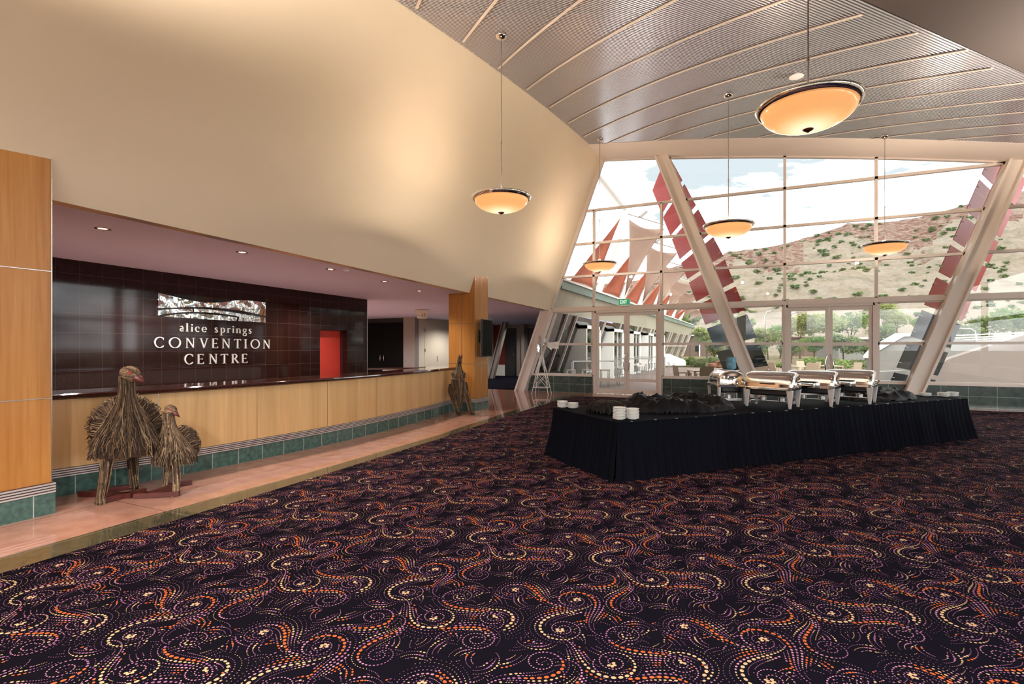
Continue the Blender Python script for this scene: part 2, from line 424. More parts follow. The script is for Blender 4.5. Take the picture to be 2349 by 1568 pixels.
def build_carpet():
    P=np.array(ca); nx,ny=16,24
    vs=[]; near=[]
    def inside(x,y):
        r=np.zeros(len(x),bool); j=len(P)-1
        for i in range(len(P)):
            xi,yi=P[i]; xj,yj=P[j]
            c=((yi>y)!=(yj>y))&(x<(xj-xi)*(y-yi)/(yj-yi+1e-12)+xi); r^=c; j=i
        return r
    allx=[];
    i0,i1=int(2.3/TILE),int(19.2/TILE)+1; j0,j1=-int(25.5/TILE)-1,0
    C=[]
    for i in range(i0,i1):
        for j in range(j0,j1+1):
            x=dots[:,0]+i*TILE+.31; y=dots[:,1]+j*TILE+.11
            # only where this view or a step aside can see
            dx=x-CAM.x; dy=y-CAM.y; fwd=-dx*.4241+dy*.9056; rgt=dx*.9056+dy*.4241
            k=inside(x,y)&(fwd>.4)&(abs(rgt)<fwd*1.25+2.2)
            if k.any(): C.append(np.column_stack([x[k],y[k],dots[k][:,2:]]))
    C=np.concatenate(C); n=len(C)
    d2=(C[:,0]-CAM.x)**2+(C[:,1]-CAM.y)**2
    out_v=[]; out_l=[]; out_m=[]; base=0; sizes=[]
    for sel,m in ((d2<49,7),(d2>=49,4)):
        D=C[sel]; 
        if not len(D): continue
        a=np.arange(m)*2*PI/m
        px=np.cos(a)[None]*D[:,2:3]; py=np.sin(a)[None]*D[:,3:4]; ca_,sa_=np.cos(D[:,4:5]),np.sin(D[:,4:5])
        X=D[:,0:1]+px*ca_-py*sa_; Y=D[:,1:2]+px*sa_+py*ca_; Z=np.full_like(X,.0105)
        out_v.append(np.stack([X,Y,Z],-1).reshape(-1,3)); out_l.append(np.arange(len(D)*m)+base); base+=len(D)*m
        sizes.append(np.full(len(D),m)); out_m.append(D[:,5].astype(int)+1)
    # base: polygon top and sides
    bp=np.array([(x,y,.009) for x,y in ca]+[(x,y,0.0) for x,y in ca]); k=len(ca)
    faces=[list(range(k))[::1]]+[[i,i+k,(i+1)%k+k,(i+1)%k] for i in range(k)]
    out_v.append(bp); 
    for f in faces: out_l.append(np.array(f)+base); sizes.append(np.array([len(f)])); out_m.append(np.array([0]))
    V=np.concatenate(out_v); Lp=np.concatenate(out_l); S=np.concatenate(sizes); MI=np.concatenate(out_m)
    me=bpy.data.meshes.new('floor'); me.vertices.add(len(V)); me.vertices.foreach_set('co',V.ravel())
    me.loops.add(len(Lp)); me.loops.foreach_set('vertex_index',Lp)
    st=np.concatenate([[0],np.cumsum(S)[:-1]]); me.polygons.add(len(S)); me.polygons.foreach_set('loop_start',st)
    for mm in (m_carpet,m_dc,m_do,m_dm,m_dp): me.materials.append(mm)
    me.polygons.foreach_set('material_index',MI); me.update(calc_edges=True); me.validate()
    o=bpy.data.objects.new('floor',me); COL.objects.link(o)
    tag(o,'black carpet with dotted orange, cream and mauve scrolls','carpet',None,'structure'); print('carpet dots',n,len(dots))
build_carpet()

# ------------------------------------------------------------------ glass end wall
GW=.075
def zl(z): return 1.069+.38*(z-2.92)       # left sloping edge of the glass above the transom
b=MB()
for x0,x1 in ((.28,2.68),(5.05,8.58),(10.95,19.1)): b.box(x0,-.07,0,x1,.07,.575)
struct(b,'wall_far',m_tgreenx,'low dark green tiled wall under the end windows','wall')
b=MB()
for x0,x1 in ((.36,2.68),(5.05,8.58),(10.95,19.1)): b.box(x0,-.1,.575,x1,.1,.63)
struct(b,'trim_2',m_frame,'pale sill along the green tiled wall','sill')
b=MB(); b.box(1.02,-.1,2.86,19.1,.1,2.985)
struct(b,'trim_3',m_frame,'pale transom beam running across the glass wall','transom')
def bar(mb,a,c,w=GW,dep=.12): mb.beam((a[0],0,a[1]),(c[0],0,c[1]),dep,w,up=(0,1,0)) if False else mb.prism(strip2(a,c,w),'y',-dep/2,dep/2)
def strip2(a,c,w):
    dx,dz=c[0]-a[0],c[1]-a[1]; L=math.hypot(dx,dz); nx,nz=-dz/L*w/2,dx/L*w/2
    return [(a[0]-nx,a[1]-nz),(c[0]-nx,c[1]-nz),(c[0]+nx,c[1]+nz),(a[0]+nx,a[1]+nz)]
def cA(z): return 7.93-.369*z
def cB(z): return 11.6+.36*z
def window(name,label,poly,bars,kids=()):
    f=MB(); n=len(poly)
    for i in range(n): bar(f,poly[i],poly[(i+1)%n],.07)
    for a,c in bars: bar(f,a,c)
    o=struct(f,name,m_frame,label,'window')
    g=MB(); g.prism(poly,'y',.004,.016); g.build('pane',m_glass,o); return o
rows=(4.09,5.23,6.37)
top1=[(s,ztop(s)-.03) for s in (5.02,4.0,3.08)]
window('window_1','tall sloping window between the cream wall and the first leaning column',
  [(zl(2.98)+.05,2.985),(cA(2.98)-.2,2.985),(cA(7.8)-.15,ztop(4.95)-.03)]+[(4.0,ztop(4)-.03),(zl(8.0)+.06,8.06)],
  [((zl(z)+.04,z),(cA(z)-.2,z)) for z in rows]+[((2.72,2.98),(2.72,6.37)),((5.01,2.98),(5.01,6.37))])
window('window_2','widest upper window between the two leaning columns',
  [(cA(2.98)+.2,2.985),(cB(2.98)-.2,2.985),(cB(6.38)-.2,6.40)]+[(s,ztop(s)-.03) for s in (13.0,12,11,10,9,8,7,6)]+[(cA(7.75)+.2,ztop(5.3)-.03)],
  [((cA(z)+.2,z),(cB(z)-.2,z)) for z in rows]+[((8.62,2.98),(8.62,ztop(8.62))),((10.91,2.98),(10.91,ztop(10.91)))])
window('window_3','upper window to the right of the second leaning column',
  [(cB(2.98)+.2,2.985),(19.05,2.985),(19.05,ztop(19)-.03)]+[(s,ztop(s)-.03) for s in (17.5,16,15)]+[(cB(6.2)+.2,ztop(14.1)-.03)],
  [((cB(z)+.2,z),(19,z)) for z in rows[:2]]+[((16.6,2.98),(16.6,ztop(16.6)))])
window('window_4','small sloping window beside the windmill ornament',[(.3+.36*.63,.63),(2.68,.63),(2.68,2.86),(.3+.36*2.86,2.86)],[((.3+.36*1.71,1.71),(2.68,1.71))])
window('window_5','low window left of the first leaning column',[(5.05,.63),(cA(.63)-.19,.63),(cA(2.86)-.19,2.86),(5.05,2.86)],[((5.05,1.71),(cA(1.71)-.19,1.71))])
window('window_6','low window between first leaning column and double doors',[(cA(.63)+.19,.63),(8.58,.63),(8.58,2.86),(cA(2.86)+.19,2.86)],[((cA(1.71)+.19,1.71),(8.58,1.71))])
window('window_7','low window left of the second leaning column',[(10.95,.63),(cB(.63)-.19,.63),(cB(2.86)-.19,2.86),(10.95,2.86)],[((10.95,1.71),(cB(1.71)-.19,1.71))])
window('window_8','low window right of the second leaning column',[(cB(.63)+.19,.63),(19.05,.63),(19.05,2.86),(cB(2.86)+.19,2.86)],[((cB(1.71)+.19,1.71),(19,1.71)),((16.6,.63),(16.6,2.86))])
def doorset(name,label,x0,x1):
    f=MB()
    for a,c in (((x0,0),(x0,2.9)),((x1,0),(x1,2.9)),((x0,2.83),(x1,2.83))): bar(f,a,c,.09,.16)
    o=struct(f,name,m_frame,label,'door')
    mid=(x0+x1)/2
    for sgn,(a,c) in ((1,(x0+.05,mid-.006)),(-1,(mid+.006,x1-.05))):
        l=MB()
        for u,v in ((a,a+.085),(c-.085,c)): l.box(u,-.025,.02,v,.025,2.78)
        for u,v in ((.02,.16),(.43,.53),(1.64,1.74),(2.68,2.78)): l.box(a+.08,-.025,u,c-.08,.025,v)
        lf=l.build('leaf',m_frame,o)
        g=MB(); g.box(a+.07,-.004,.1,c-.07,.008,2.72); g.build('pane',m_glass,lf)
        h=MB(); hx=(c-.06 if sgn>0 else a+.06); pts=[]
        for i in range(13):
            t=i/12; z=.78+.62*t; bow=math.sin(PI*t); pts.append((hx-sgn*.07*bow+sgn*.03,-.03-.06*bow,z))
        h.tube(pts,.016,8); h.build('handle',m_chrome,lf,smooth=True)
    return o
doorset('door_1','double glass doors under the green exit sign',2.76,4.97)
doorset('door_2','double glass doors behind the chafing dishes',8.66,10.87)
def column(name,label,fn,z0,z1,w=.36,y0=-.34,mat=None):
    b=MB()
    def seg(o0,o1,ya,yb): b.hexa([(fn(z0)+o0,ya,z0),(fn(z0)+o1,ya,z0),(fn(z0)+o1,yb,z0),(fn(z0)+o0,yb,z0)],[(fn(z1)+o0,ya,z1),(fn(z1)+o1,ya,z1),(fn(z1)+o1,yb,z1),(fn(z1)+o0,yb,z1)])
    seg(-w/2,w/2,y0+.1,-.07); seg(-w/2-.03,-w/2+.03,y0,.05); seg(w/2-.03,w/2+.03,y0,.05)
    return struct(b,name,mat or m_strut,label,'column')
column('column_1','pale steel column leaning left beside the water cooler',cA,0,7.85)
column('column_2','pale steel column leaning right at the far right of the hall',cB,0,6.5)
column('column_3','pale steel column leaning right beside the windmill ornament',lambda z:-.02+.357*z,0,2.93,w=.34,y0=-.3)
# outer frame along the end of the cream wall
b=MB(); bar(b,(zl(2.9)-.02,2.9),(zl(8.1)+.0,8.1),.13,.16); struct(b,'trim_4',m_frame,'pale sloping edge frame where cream wall meets glass','frame')

# ------------------------------------------------------------------ reception walls
b=MB()
X=-2.31
for y0,y1,z0,z1 in ((-25.5,-7.65,0,3.2),(-6.66,-5.86,0,3.1),(-7.65,-6.66,2.06,3.1)): b.box(X-.16,y0,z0,X,y1,z1)
struct(b,'wall_reception',m_tbrown,'glossy dark brown tiled wall behind the reception counter','wall')
b=MB(); b.box(X-.02,-5.862,0,X+.006,-5.845,3.0); struct(b,'trim_5',m_steel,'thin steel edge strip ending the brown tiled wall','trim')
# red door set back in the tiled wall
m_jamb=plain('maroon_jamb','#3C1A20',rough=.35,var=.03)
d=MB(); d.box(X-.5,-7.7,0,X-.16,-7.64,2.1); d.box(X-.5,-6.67,0,X-.16,-6.6,2.1); d.box(X-.5,-7.7,2.05,X-.16,-6.6,2.1)
dr=struct(d,'door_3',m_jamb,'red door set into the brown tiled wall','door')
l=MB(); l.box(X-.3,-7.64,0,X-.25,-6.67,2.05); lf=l.build('leaf',m_redpaint,dr)
h=MB(); h.box(X-.25,-7.56,.98,X-.2,-7.44,1.0); h.box(X-.25,-7.56,.95,X-.24,-7.52,1.05); h.build('handle',m_chrome,lf)
# rear lobby seen past the end of the tiled wall
b=MB(); b.box(-10,1.25,0,-8.9,1.4,3); b.box(-6.24,1.1,0,-5.63,1.4,3.0); struct(b,'wall_lobby',m_grey,'grey pier between black doors and white wall','wall')
dd=MB(); dd.box(-8.95,1.3,2.72,-6.24,1.42,2.95); dd.box(-8.95,1.25,0,-8.88,1.42,2.8); dd.box(-6.3,1.25,0,-6.22,1.42,2.8)
dr=struct(dd,'door_4',m_blackp,'black double doors in the lobby past the tiled wall','door')
for a,c,hx in ((-8.88,-7.58,-7.66),(-7.56,-6.3,-7.46)):
    l=MB(); l.box(a,1.33,0,c,1.38,2.72); lf=l.build('leaf',m_blackdoor,dr)
    h=MB(); h.tube([(hx,1.33,.92),(hx,1.27,.94),(hx,1.27,1.24),(hx,1.33,1.26)],.014,8); h.build('handle',m_chrome,lf,smooth=True)
b=MB(); b.box(-5.8,1.4,0,-5.63,8.6,3.0); struct(b,'wall_lobby_side',m_offwhite,'off white lobby wall with a flush door','wall')
d=MB(); d.box(-5.64,1.85,0,-5.615,2.95,2.72); dr=struct(d,'door_5',m_offwhite,'off white flush door in the lobby wall','door')
h=MB(); h.tube([(-5.615,2.82,.95),(-5.57,2.82,.97),(-5.57,2.82,1.17),(-5.615,2.82,1.19)],.014,6)
h.build('handle',m_chrome,dr,smooth=True)
h=MB(); 
for z in (.5,1.4,2.3): h.box(-5.62,1.83,z,-5.6,1.87,z+.14)
h.build('hinge',m_steel,dr)
# corridor beyond the end wall
b=MB(); b.box(-10,.3,.0,-.1,9.4,.006); struct(b,'floor_3',m_carpet,'dark carpet of the corridor beyond','floor')
b=MB(); b.box(-10,8.6,0,-4.9,8.75,3); struct(b,'wall_corridor',m_redwall,'dark red wall with white dado at the end of the corridor','wall')
b=MB(); b.box(-5.62,8.55,0,-4.9,8.6,.62); struct(b,'baseboard_corridor',m_white,'white dado panel under the dark red corridor wall','dado')
b=MB(); b.box(-4.9,8.55,2.66,-.5,8.75,3); b.box(-4.1,8.4,0,-3.74,8.75,2.95); b.box(-3.74,8.2,0,-3.55,8.75,2.9)
struct(b,'wall_corridor_end',m_grey,'grey pier beside the dark corridor doors','wall')
for nm,x0,x1,lab in (('door_6',-4.9,-4.1,'dark grey corridor door beside the red wall'),('door_7',-3.5,-2.4,'dark grey corridor door behind the leaning column')):
    d=MB(); d.box(x0,8.6,0,x1,8.68,2.66); dr=struct(d,nm,plain('charcoal_door_'+nm,'#2B2B2F',rough=.4,var=.02),lab,'door')
    h=MB(); h.tube([(x0+.55,8.6,.95),(x0+.55,8.54,.97),(x0+.55,8.54,1.4),(x0+.55,8.6,1.42)],.016,8); h.build('handle',m_chrome,dr,smooth=True)
column('column_4','grey column leaning right in the corridor before the red wall',lambda z:-4.43+.27*z,0,2.93,w=.22,y0=-.2,mat=m_grey).location=(0,6.1,0)
b=MB(); b.box(-10.1,-25.5,0,-10,9,3.1); b.box(-10,-25.6,0,2.6,-25.5,5.7); struct(b,'wall_rear',m_offwhite,'plain wall closing the lobby','wall')
b=MB()
for x in (2.5,6.5,10.5,14.5,18.6): b.box(x,-25.6,0,x+.6,-25.4,5.7)
b.box(2.5,-25.6,4.2,19.2,-25.4,5.9); b.box(2.5,-25.6,0,19.2,-25.4,.6)
struct(b,'wall_back',m_offwhite,'pale rear wall with wide openings','wall')
b=MB()
for y in (-25,-19,-13,-7,-1): b.box(19.0,y-.2,0,19.2,y+.2,5.9)
b.box(19,-25.5,0,19.2,0,.6); b.box(19,-25.5,3.0,19.2,0,3.15); b.box(19,-25.5,5.1,19.2,0,6)
struct(b,'wall_right',m_strut,'pale posts and rails of the glazed right side','wall')

# ------------------------------------------------------------------ timber pillars
def pillar(name,label,x0,x1,y0,y1,h,rows_z,vseams=()):
    b=MB(); b.box(x0,y0,.3,x1,y1,h); o=struct(b,name,m_wood,label,'pillar')
    p=MB(); p.box(x0-.0,y0-.02,0,x1+.025,y1+.02,.2); pl=p.build('plinth',m_green,o)
    q=MB(); 
    for yy in np.arange(y0,y1+.01,.34): q.box(x1+.024,yy-.004,0,x1+.027,yy+.004,.2)
    q.build('grout',m_greenline,pl)
    g=MB()
    for k in range(4): g.box(x0,y0-.022,.205+k*.025,x1+.03,y1+.022,.205+k*.025+.014)
    g.build('grille',m_strip,o)
    g=MB(); g.box(x0,y0-.01,.2,x1+.012,y1+.01,.3); g.build('grille_back',m_rust,o)
    s=MB()
    for z in rows_z: s.box(x0,y0-.003,z-.003,x1+.003,y1+.003,z+.003)
    for y in vseams: s.box(x1,y-.003,.3,x1+.003,y+.003,h)
    s.box(x1-.004,y1-.004,.3,x1+.004,y1+.004,h); s.box(x1-.004,y0-.004,.3,x1+.004,y0+.004,h)
    if vseams: s.box((x0+x1)/2-.003,y0-.003,.3,(x0+x1)/2+.003,y0,h)
    s.build('seam',m_steel,o); return o
pillar('pillar_1','broad honey timber pillar at the left edge of the hall',.6,1.70,-18.6,-15.05,3.75,(1.11,2.33))
pillar('pillar_2','honey timber pillar carrying the wall mounted screen',.66,1.43,-6.2,-5.51,3.6,(1.18,2.2),(-5.85,))
# ------------------------------------------------------------------ reception counter
def catmull(P,n=8):
    out=[]; P=[Vector(p) for p in P]; Q=[2*P[0]-P[1]]+P+[2*P[-1]-P[-2]]
    for i in range(1,len(Q)-2):
        for k in range(n):
            t=k/n; a,b,c,d=Q[i-1:i+3]
            out.append(.5*((2*b)+(c-a)*t+(2*a-5*b+4*c-d)*t*t+(3*b-a-3*c+d)*t**3))
    out.append(P[-1]); return out
CURVE=catmull([(1.0,-15.3),(1.09,-14.75),(1.33,-13.51),(1.46,-11.9),(1.48,-10.95),(1.43,-9.93),(1.35,-9.06),(1.2,-7.83),(1.05,-6.98),(.93,-6.22)],8)
def sweep(mb, pts, sec, caps=True):
    """sec: closed loop of (out, z); out is measured towards the hall"""
    n=len(pts); m=len(sec); vs=[]
    for i,p in enumerate(pts):
        t=(pts[min(i+1,n-1)]-pts[max(i-1,0)]).normalized(); nx,ny=t.y,-t.x
        for o,z in sec: vs.append((p.x+nx*o,p.y+ny*o,z))
    fs=[(i*m+k,i*m+(k+1)%m,(i+1)*m+(k+1)%m,(i+1)*m+k) for i in range(n-1) for k in range(m)]
    if caps: fs+=[tuple(range(m-1,-1,-1)),tuple((n-1)*m+k for k in range(m))]
    return mb.add(vs,fs)
def curve_at_u(u):
    best=None
    for i in range(len(CURVE)-1):
        for k in range(10):
            p=CURVE[i].lerp(CURVE[i+1],k/10); dx,dy=p.x-CAM.x,p.y-CAM.y
            X=dx*ES[0]+dy*EO[0]; Y=dx*ES[1]+dy*EO[1]; e=abs(1174.5+1200*X/Y-u)
            if best is None or e<best[0]: best=(e,p,(CURVE[i+1]-CURVE[i]).normalized())
    return best[1],best[2]
rc=thing('reception_counter','long curved timber reception counter with dark polished top','counter',(0,0,0))
b=MB(); sweep(b,CURVE,[(-.12,.3),(0,.3),(0,1.04),(-.12,1.04)]); b.mat(1)
for u in (362.5,590,750.6,862.7,943):
    p,t=curve_at_u(u); a=(p.x+t.y*.002,p.y-t.x*.002); c=(a[0]+t.x*.006,a[1]+t.y*.006)
    b.hexa([(a[0],a[1],.3),(c[0],c[1],.3),(c[0]-.01,c[1],.3),(a[0]-.01,a[1],.3)],[(a[0],a[1],1.04),(c[0],c[1],1.04),(c[0]-.01,c[1],1.04),(a[0]-.01,a[1],1.04)])
b.build('front_panel',[m_woodc,m_steel],rc)
b=MB(); sweep(b,CURVE,[(-.12,0),(-.0,0),(-.0,.2),(-.12,.2)]); b.mat(1); L=0
for i in range(len(CURVE)-1):
    seg=(CURVE[i+1]-CURVE[i]).length
    while L<seg:
        p=CURVE[i].lerp(CURVE[i+1],L/seg); t=(CURVE[i+1]-CURVE[i]).normalized(); nx,ny=t.y,-t.x
        q=[(p.x,p.y),(p.x+nx*.003,p.y+ny*.003),(p.x+nx*.003+t.x*.007,p.y+ny*.003+t.y*.007),(p.x+t.x*.007,p.y+t.y*.007)]
        b.hexa([(x,y,0) for x,y in q],[(x,y,.2) for x,y in q]); L+=.36
    L-=seg
b.build('plinth',[m_green,m_greenline],rc)
b=MB()
for k in range(4):
    z=.207+k*.0245; sweep(b,CURVE,[(-.02,z),(.014,z),(.014,z+.013),(-.02,z+.013)])
b.build('grille',m_strip,rc)
b=MB(); sweep(b,CURVE,[(-.1,.2),(-.004,.2),(-.004,.3),(-.1,.3)]); b.build('grille_back',m_rust,rc)
b=MB(); sweep(b,CURVE,[(-.62,1.055),(-.1,1.055),(-.1,1.04),(.045,1.04),(.07,1.055),(.075,1.075),(.07,1.09),(.055,1.1),(-.62,1.1)]); b.build('worktop',m_bronze,rc)
b=MB(); sweep(b,CURVE,[(-.6,.7),(-.15,.7),(-.15,1.05),(-.6,1.05)]); b.build('inner_shelf',m_white,rc)
bc=thing('return_counter','short dark topped counter return behind the far end of reception','counter',(0,0,0))
b=MB(); b.prism([(-.55,-7.9),(.40,-7.2),(.26,-6.65),(-.35,-7.2)],'z',1.06,1.105); b.build('worktop',m_bronze,bc)
b=MB(); b.prism([(-.3,-7.65),(.36,-7.15),(.23,-6.75),(-.2,-7.15)],'z',0,1.06); b.build('cabinet',m_white,bc)

# ------------------------------------------------------------------ wall sign
SX=-2.31
def wallpx(u,v):
    """point of the tiled wall seen at a photograph pixel -> (y, z)"""
    rx,ry,rz=(u-1174.5)/1200,1.0,(796-v)/1200
    wx=rx*ES[0]+ry*ES[1]; wy=rx*EO[0]+ry*EO[1]; k=(SX-CAM.x)/wx
    return (CAM.y+wy*k, CAM.z+rz*k)
m=N('mirror_sign'); v=m.co(); f=m.noise(v,3.2,1.5); m.set(col=srgb('#F2F2EE'),rough=.03,metal=1); m.bump(f,.5,.06); m_mirror=m.mat
m_letter=plain('polished_letter','#F6F4EE',rough=.15,metal=.35,var=.01)
sg=thing('wall_sign','polished metal lettering and emblem on the brown tiled wall','sign',(SX,-10.5,1.26))
def rel(p): return (p[0]+10.5,p[1]-1.26)
def panel(pts):
    b=MB(); P=[rel(wallpx(330+x/6.534,640+y/6.534)) for x,y in pts]; b.prism(P,'x',.004,.022); b.build('emblem_panel',m_mirror,sg)
panel([(205,205),(330,235),(450,265),(560,290),(700,322),(820,340),(930,350),(1040,355),(1150,350),(1250,335),(1340,322),(1420,315),(1520,317),(1600,325),(1700,334),(1815,350),(1815,550),(1650,512),(1500,480),(1350,458),(1200,440),(1050,427),(900,418),(750,417),(600,420),(400,427),(205,435)])
panel([(205,465),(300,456),(400,450),(550,446),(718,445),(720,490),(580,495),(450,505),(320,520),(205,540)])
panel([(745,445),(880,447),(1000,455),(1150,472),(1300,495),(1450,518),(1600,545),(1710,562),(1815,580),(1815,650),(1410,625),(1418,563),(1270,533),(1100,510),(920,495),(745,490)])
panel([(285,558),(390,540),(500,525),(610,518),(720,515),(860,519),(1000,530),(1200,550),(1390,575),(1375,625),(1130,612),(900,600),(600,580)])
def strip(mb,pts,ws,d0=.004,d1=.026):
    n=len(pts); ws=ws if isinstance(ws,list) else [ws]*n
    for i in range(n-1):
        (x0,y0),(x1,y1)=pts[i],pts[i+1]
        def nr(j):
            a=pts[max(j-1,0)]; c=pts[min(j+1,n-1)]; dx,dy=c[0]-a[0],c[1]-a[1]; L=math.hypot(dx,dy) or 1; return -dy/L,dx/L
        n0,n1=nr(i),nr(i+1); h0,h1=ws[i]/2,ws[i+1]/2
        mb.prism([(x0-n0[0]*h0,y0-n0[1]*h0),(x1-n1[0]*h1,y1-n1[1]*h1),(x1+n1[0]*h1,y1+n1[1]*h1),(x0+n0[0]*h0,y0+n0[1]*h0)],'x',d0,d1)
def arc(cx,cy,rx,ry,a0,a1,th,tn,n=20,tilt=0):
    P=[];W=[]
    for i in range(n+1):
        a=math.radians(a0+(a1-a0)*i/n); P.append((cx+rx*math.cos(a),cy+ry*math.sin(a))); W.append(tn+(th-tn)*abs(math.cos(a+tilt)))
    return P,W
def glyph(ch):
    """strokes in a 0..1 box: (points, width(s)); widths as a share of the height"""
    K,k=.13,.05; S=[]
    def st(x0,y0,x1,y1,w): S.append(([(x0,y0),(x1,y1)],w))
    def sf(x,y,w=.26): S.append(([(x-w/2,y),(x+w/2,y)],.045))
    U=ch.isupper()
    if ch=='C': S.append(arc(.55,.5,.48,.49,48,312,K,k)); st(.9,.72,.93,.95,.04); st(.9,.1,.94,.22,.03)
    elif ch=='O': S.append(arc(.5,.5,.46,.49,0,360,K,k,32))
    elif ch=='N': st(.12,0,.12,1,k); st(.88,0,.88,1,k); st(.12,.98,.88,.03,K); sf(.12,.02); sf(.1,.98,.2); sf(.88,.98)
    elif ch=='V': st(.14,1,.52,.02,K); st(.88,1,.52,.02,k); sf(.15,.98,.3); sf(.87,.98,.26)
    elif ch=='E': st(.22,0,.22,1,K); st(.1,.975,.88,.975,k); st(.22,.5,.74,.5,k); st(.1,.025,.94,.025,k); st(.87,.85,.87,1,.04); st(.92,0,.95,.18,.04); st(.74,.43,.74,.57,.04)
    elif ch=='T': st(.5,0,.5,1,K); st(.04,.97,.96,.97,k); st(.05,.83,.05,1,.04); st(.95,.83,.95,1,.04); sf(.5,.02,.4)
    elif ch=='I': st(.5,0,.5,1,K); sf(.5,.02,.9); sf(.5,.98,.9)
    elif ch=='R':
        st(.22,0,.22,1,K); S.append(arc(.36,.745,.36,.235,90,-90,K,k)); st(.1,.975,.38,.975,k); st(.22,.51,.38,.51,k); st(.46,.5,.9,.03,K); sf(.22,.02,.32); sf(.93,.02,.2)
    elif ch=='a': st(.78,.04,.78,.45,K); S.append(arc(.45,.42,.33,.2,150,0,.1,k)); S.append(arc(.42,.18,.34,.17,0,360,.11,k,24)); st(.78,.03,.98,.02,.05)
    elif ch=='l': st(.5,0,.5,1,K); sf(.5,.02,.8); st(.12,.97,.5,.97,.045)
    elif ch=='i': st(.5,0,.5,.6,K); sf(.5,.02,.9); st(.1,.59,.5,.59,.045); S.append(arc(.5,.82,.22,.045,0,360,.09,.09,12))
    elif ch=='c': S.append(arc(.55,.31,.45,.3,50,310,K,k)); S.append(arc(.82,.47,.07,.03,0,360,.07,.06,8))
    elif ch=='e': S.append(arc(.52,.31,.44,.3,0,320,K,k)); st(.1,.33,.95,.33,k)
    elif ch=='s': S.append(([(.86,.5),(.7,.59),(.45,.6),(.22,.53),(.2,.42),(.45,.33),(.72,.25),(.85,.16),(.72,.04),(.45,0),(.2,.04),(.1,.14)],[.05,.06,.07,.09,.11,.13,.13,.11,.08,.06,.06,.05]))
    elif ch=='p': st(.22,-.34,.22,.6,K); S.append(arc(.5,.31,.42,.29,130,-130,K,k)); sf(.22,-.33,.42); st(.02,.59,.22,.59,.045)
    elif ch=='r': st(.3,0,.3,.6,K); S.append(([(.3,.42),(.5,.56),(.8,.58),(.95,.52)],[.05,.06,.09,.1])); sf(.3,.02,.6); st(.05,.59,.3,.59,.045)
    elif ch=='n': st(.2,0,.2,.6,K); st(.8,0,.8,.42,K); S.append(arc(.52,.4,.29,.19,170,0,.08,.06)); sf(.2,.02,.36); sf(.8,.02,.36); st(.05,.59,.2,.59,.045)
    elif ch=='g': S.append(arc(.45,.4,.34,.19,0,360,.11,k,24)); S.append(arc(.47,-.14,.42,.17,0,360,.1,k,24)); S.append(([(.3,.22),(.22,.12),(.5,.06),(.8,.02)],.07)); st(.75,.52,.98,.57,.06)
    return S
def word(text,spans,z0a,z0b,h):
    for ch,(a,c) in zip(text,spans):
        o0=wallpx(330+a/6.534,760)[0]; o1=wallpx(330+c/6.534,760)[0]; t=(a-145)/1735; z0=z0a+(z0b-z0a)*t
        b=MB()
        for pts,w in glyph(ch):
            P=[rel((o0+x*(o1-o0),z0+y*h)) for x,y in pts]
            strip(b,P,[q*h for q in w] if isinstance(w,list) else w*h)
        b.build('letter',m_letter,sg)
word('CONVENTION',[(145,298),(370,543),(622,752),(825,958),(1010,1105),(1168,1282),(1345,1450),(1495,1540),(1595,1725),(1780,1880)],1.59,1.57,.2)
word('CENTRE',[(600,735),(790,895),(975,1090),(1145,1255),(1300,1415),(1455,1545)],1.27,1.25,.2)
word('alicesprings',[(535,587),(620,662),(697,727),(760,828),(862,930),(1053,1100),(1140,1205),(1238,1290),(1320,1342),(1372,1447),(1475,1535),(1560,1605)],1.912,1.9,.165)

# ------------------------------------------------------------------ twig animals
def twigs(mb,paths,r0,r1,rg,mats=(0,0,0,1,1,2)):
    for p in paths:
        mb.mat(rg.choice(mats)); n=len(p); a=rg.uniform(.7,1.3)
        mb.tube(p,[(r0+(r1-r0)*i/(n-1))*a for i in range(n)],3,cap=False)
    mb.mat(0)
def lerp(a,b,t): return a+(b-a)*t
def prof_at(prof,t):
    x=t*(len(prof)-1); i=min(int(x),len(prof)-2); f=x-i
    return tuple(lerp(p,q,f) for p,q in zip(prof[i],prof[i+1]))
TW=[m_twig,m_twigd,m_twigl]
def twig_cone(mb,prof,count,rg,r0=.006,r1=.003,flare=.05,wob=.02,inset=.02):
    """prof: (x, z, rx, ry) down the body"""
    n=20; vs=[]; mb.mat(1)
    for (x,z,rx,ry) in prof:
        for k in range(n):
            a=2*PI*k/n; vs.append((x+(rx-inset*.6)*math.cos(a),(ry-inset*.6)*math.sin(a),z))
    m=len(prof); fs=[(i*n+k,i*n+(k+1)%n,(i+1)*n+(k+1)%n,(i+1)*n+k) for i in range(m-1) for k in range(n)]
    fs+=[tuple(range(n-1,-1,-1)),tuple((m-1)*n+k for k in range(n))]; mb.add(vs,fs); mb.mat(0)
    P=[]
    for c in range(count):
        a=rg.random()*2*PI; t0=rg.random()**1.2*.75; ln=rg.uniform(.22,.5); t1=min(1,t0+ln); p=[]; da=rg.uniform(-.25,.25)
        lift=rg.uniform(-.004,.014)
        for i in range(6):
            t=t0+(t1-t0)*i/5; x,z,rx,ry=prof_at(prof,t); e=lift+flare*max(0,(i-3)/2)*rg.uniform(0,1)*(t1); aa=a+da*i/5+rg.uniform(-wob,wob)
            p.append((x+(rx+e)*math.cos(aa),(ry+e)*math.sin(aa),z-(.02*rg.random() if i==5 else 0)))
        P.append(p)
    twigs(mb,P,r0,r1,rg)
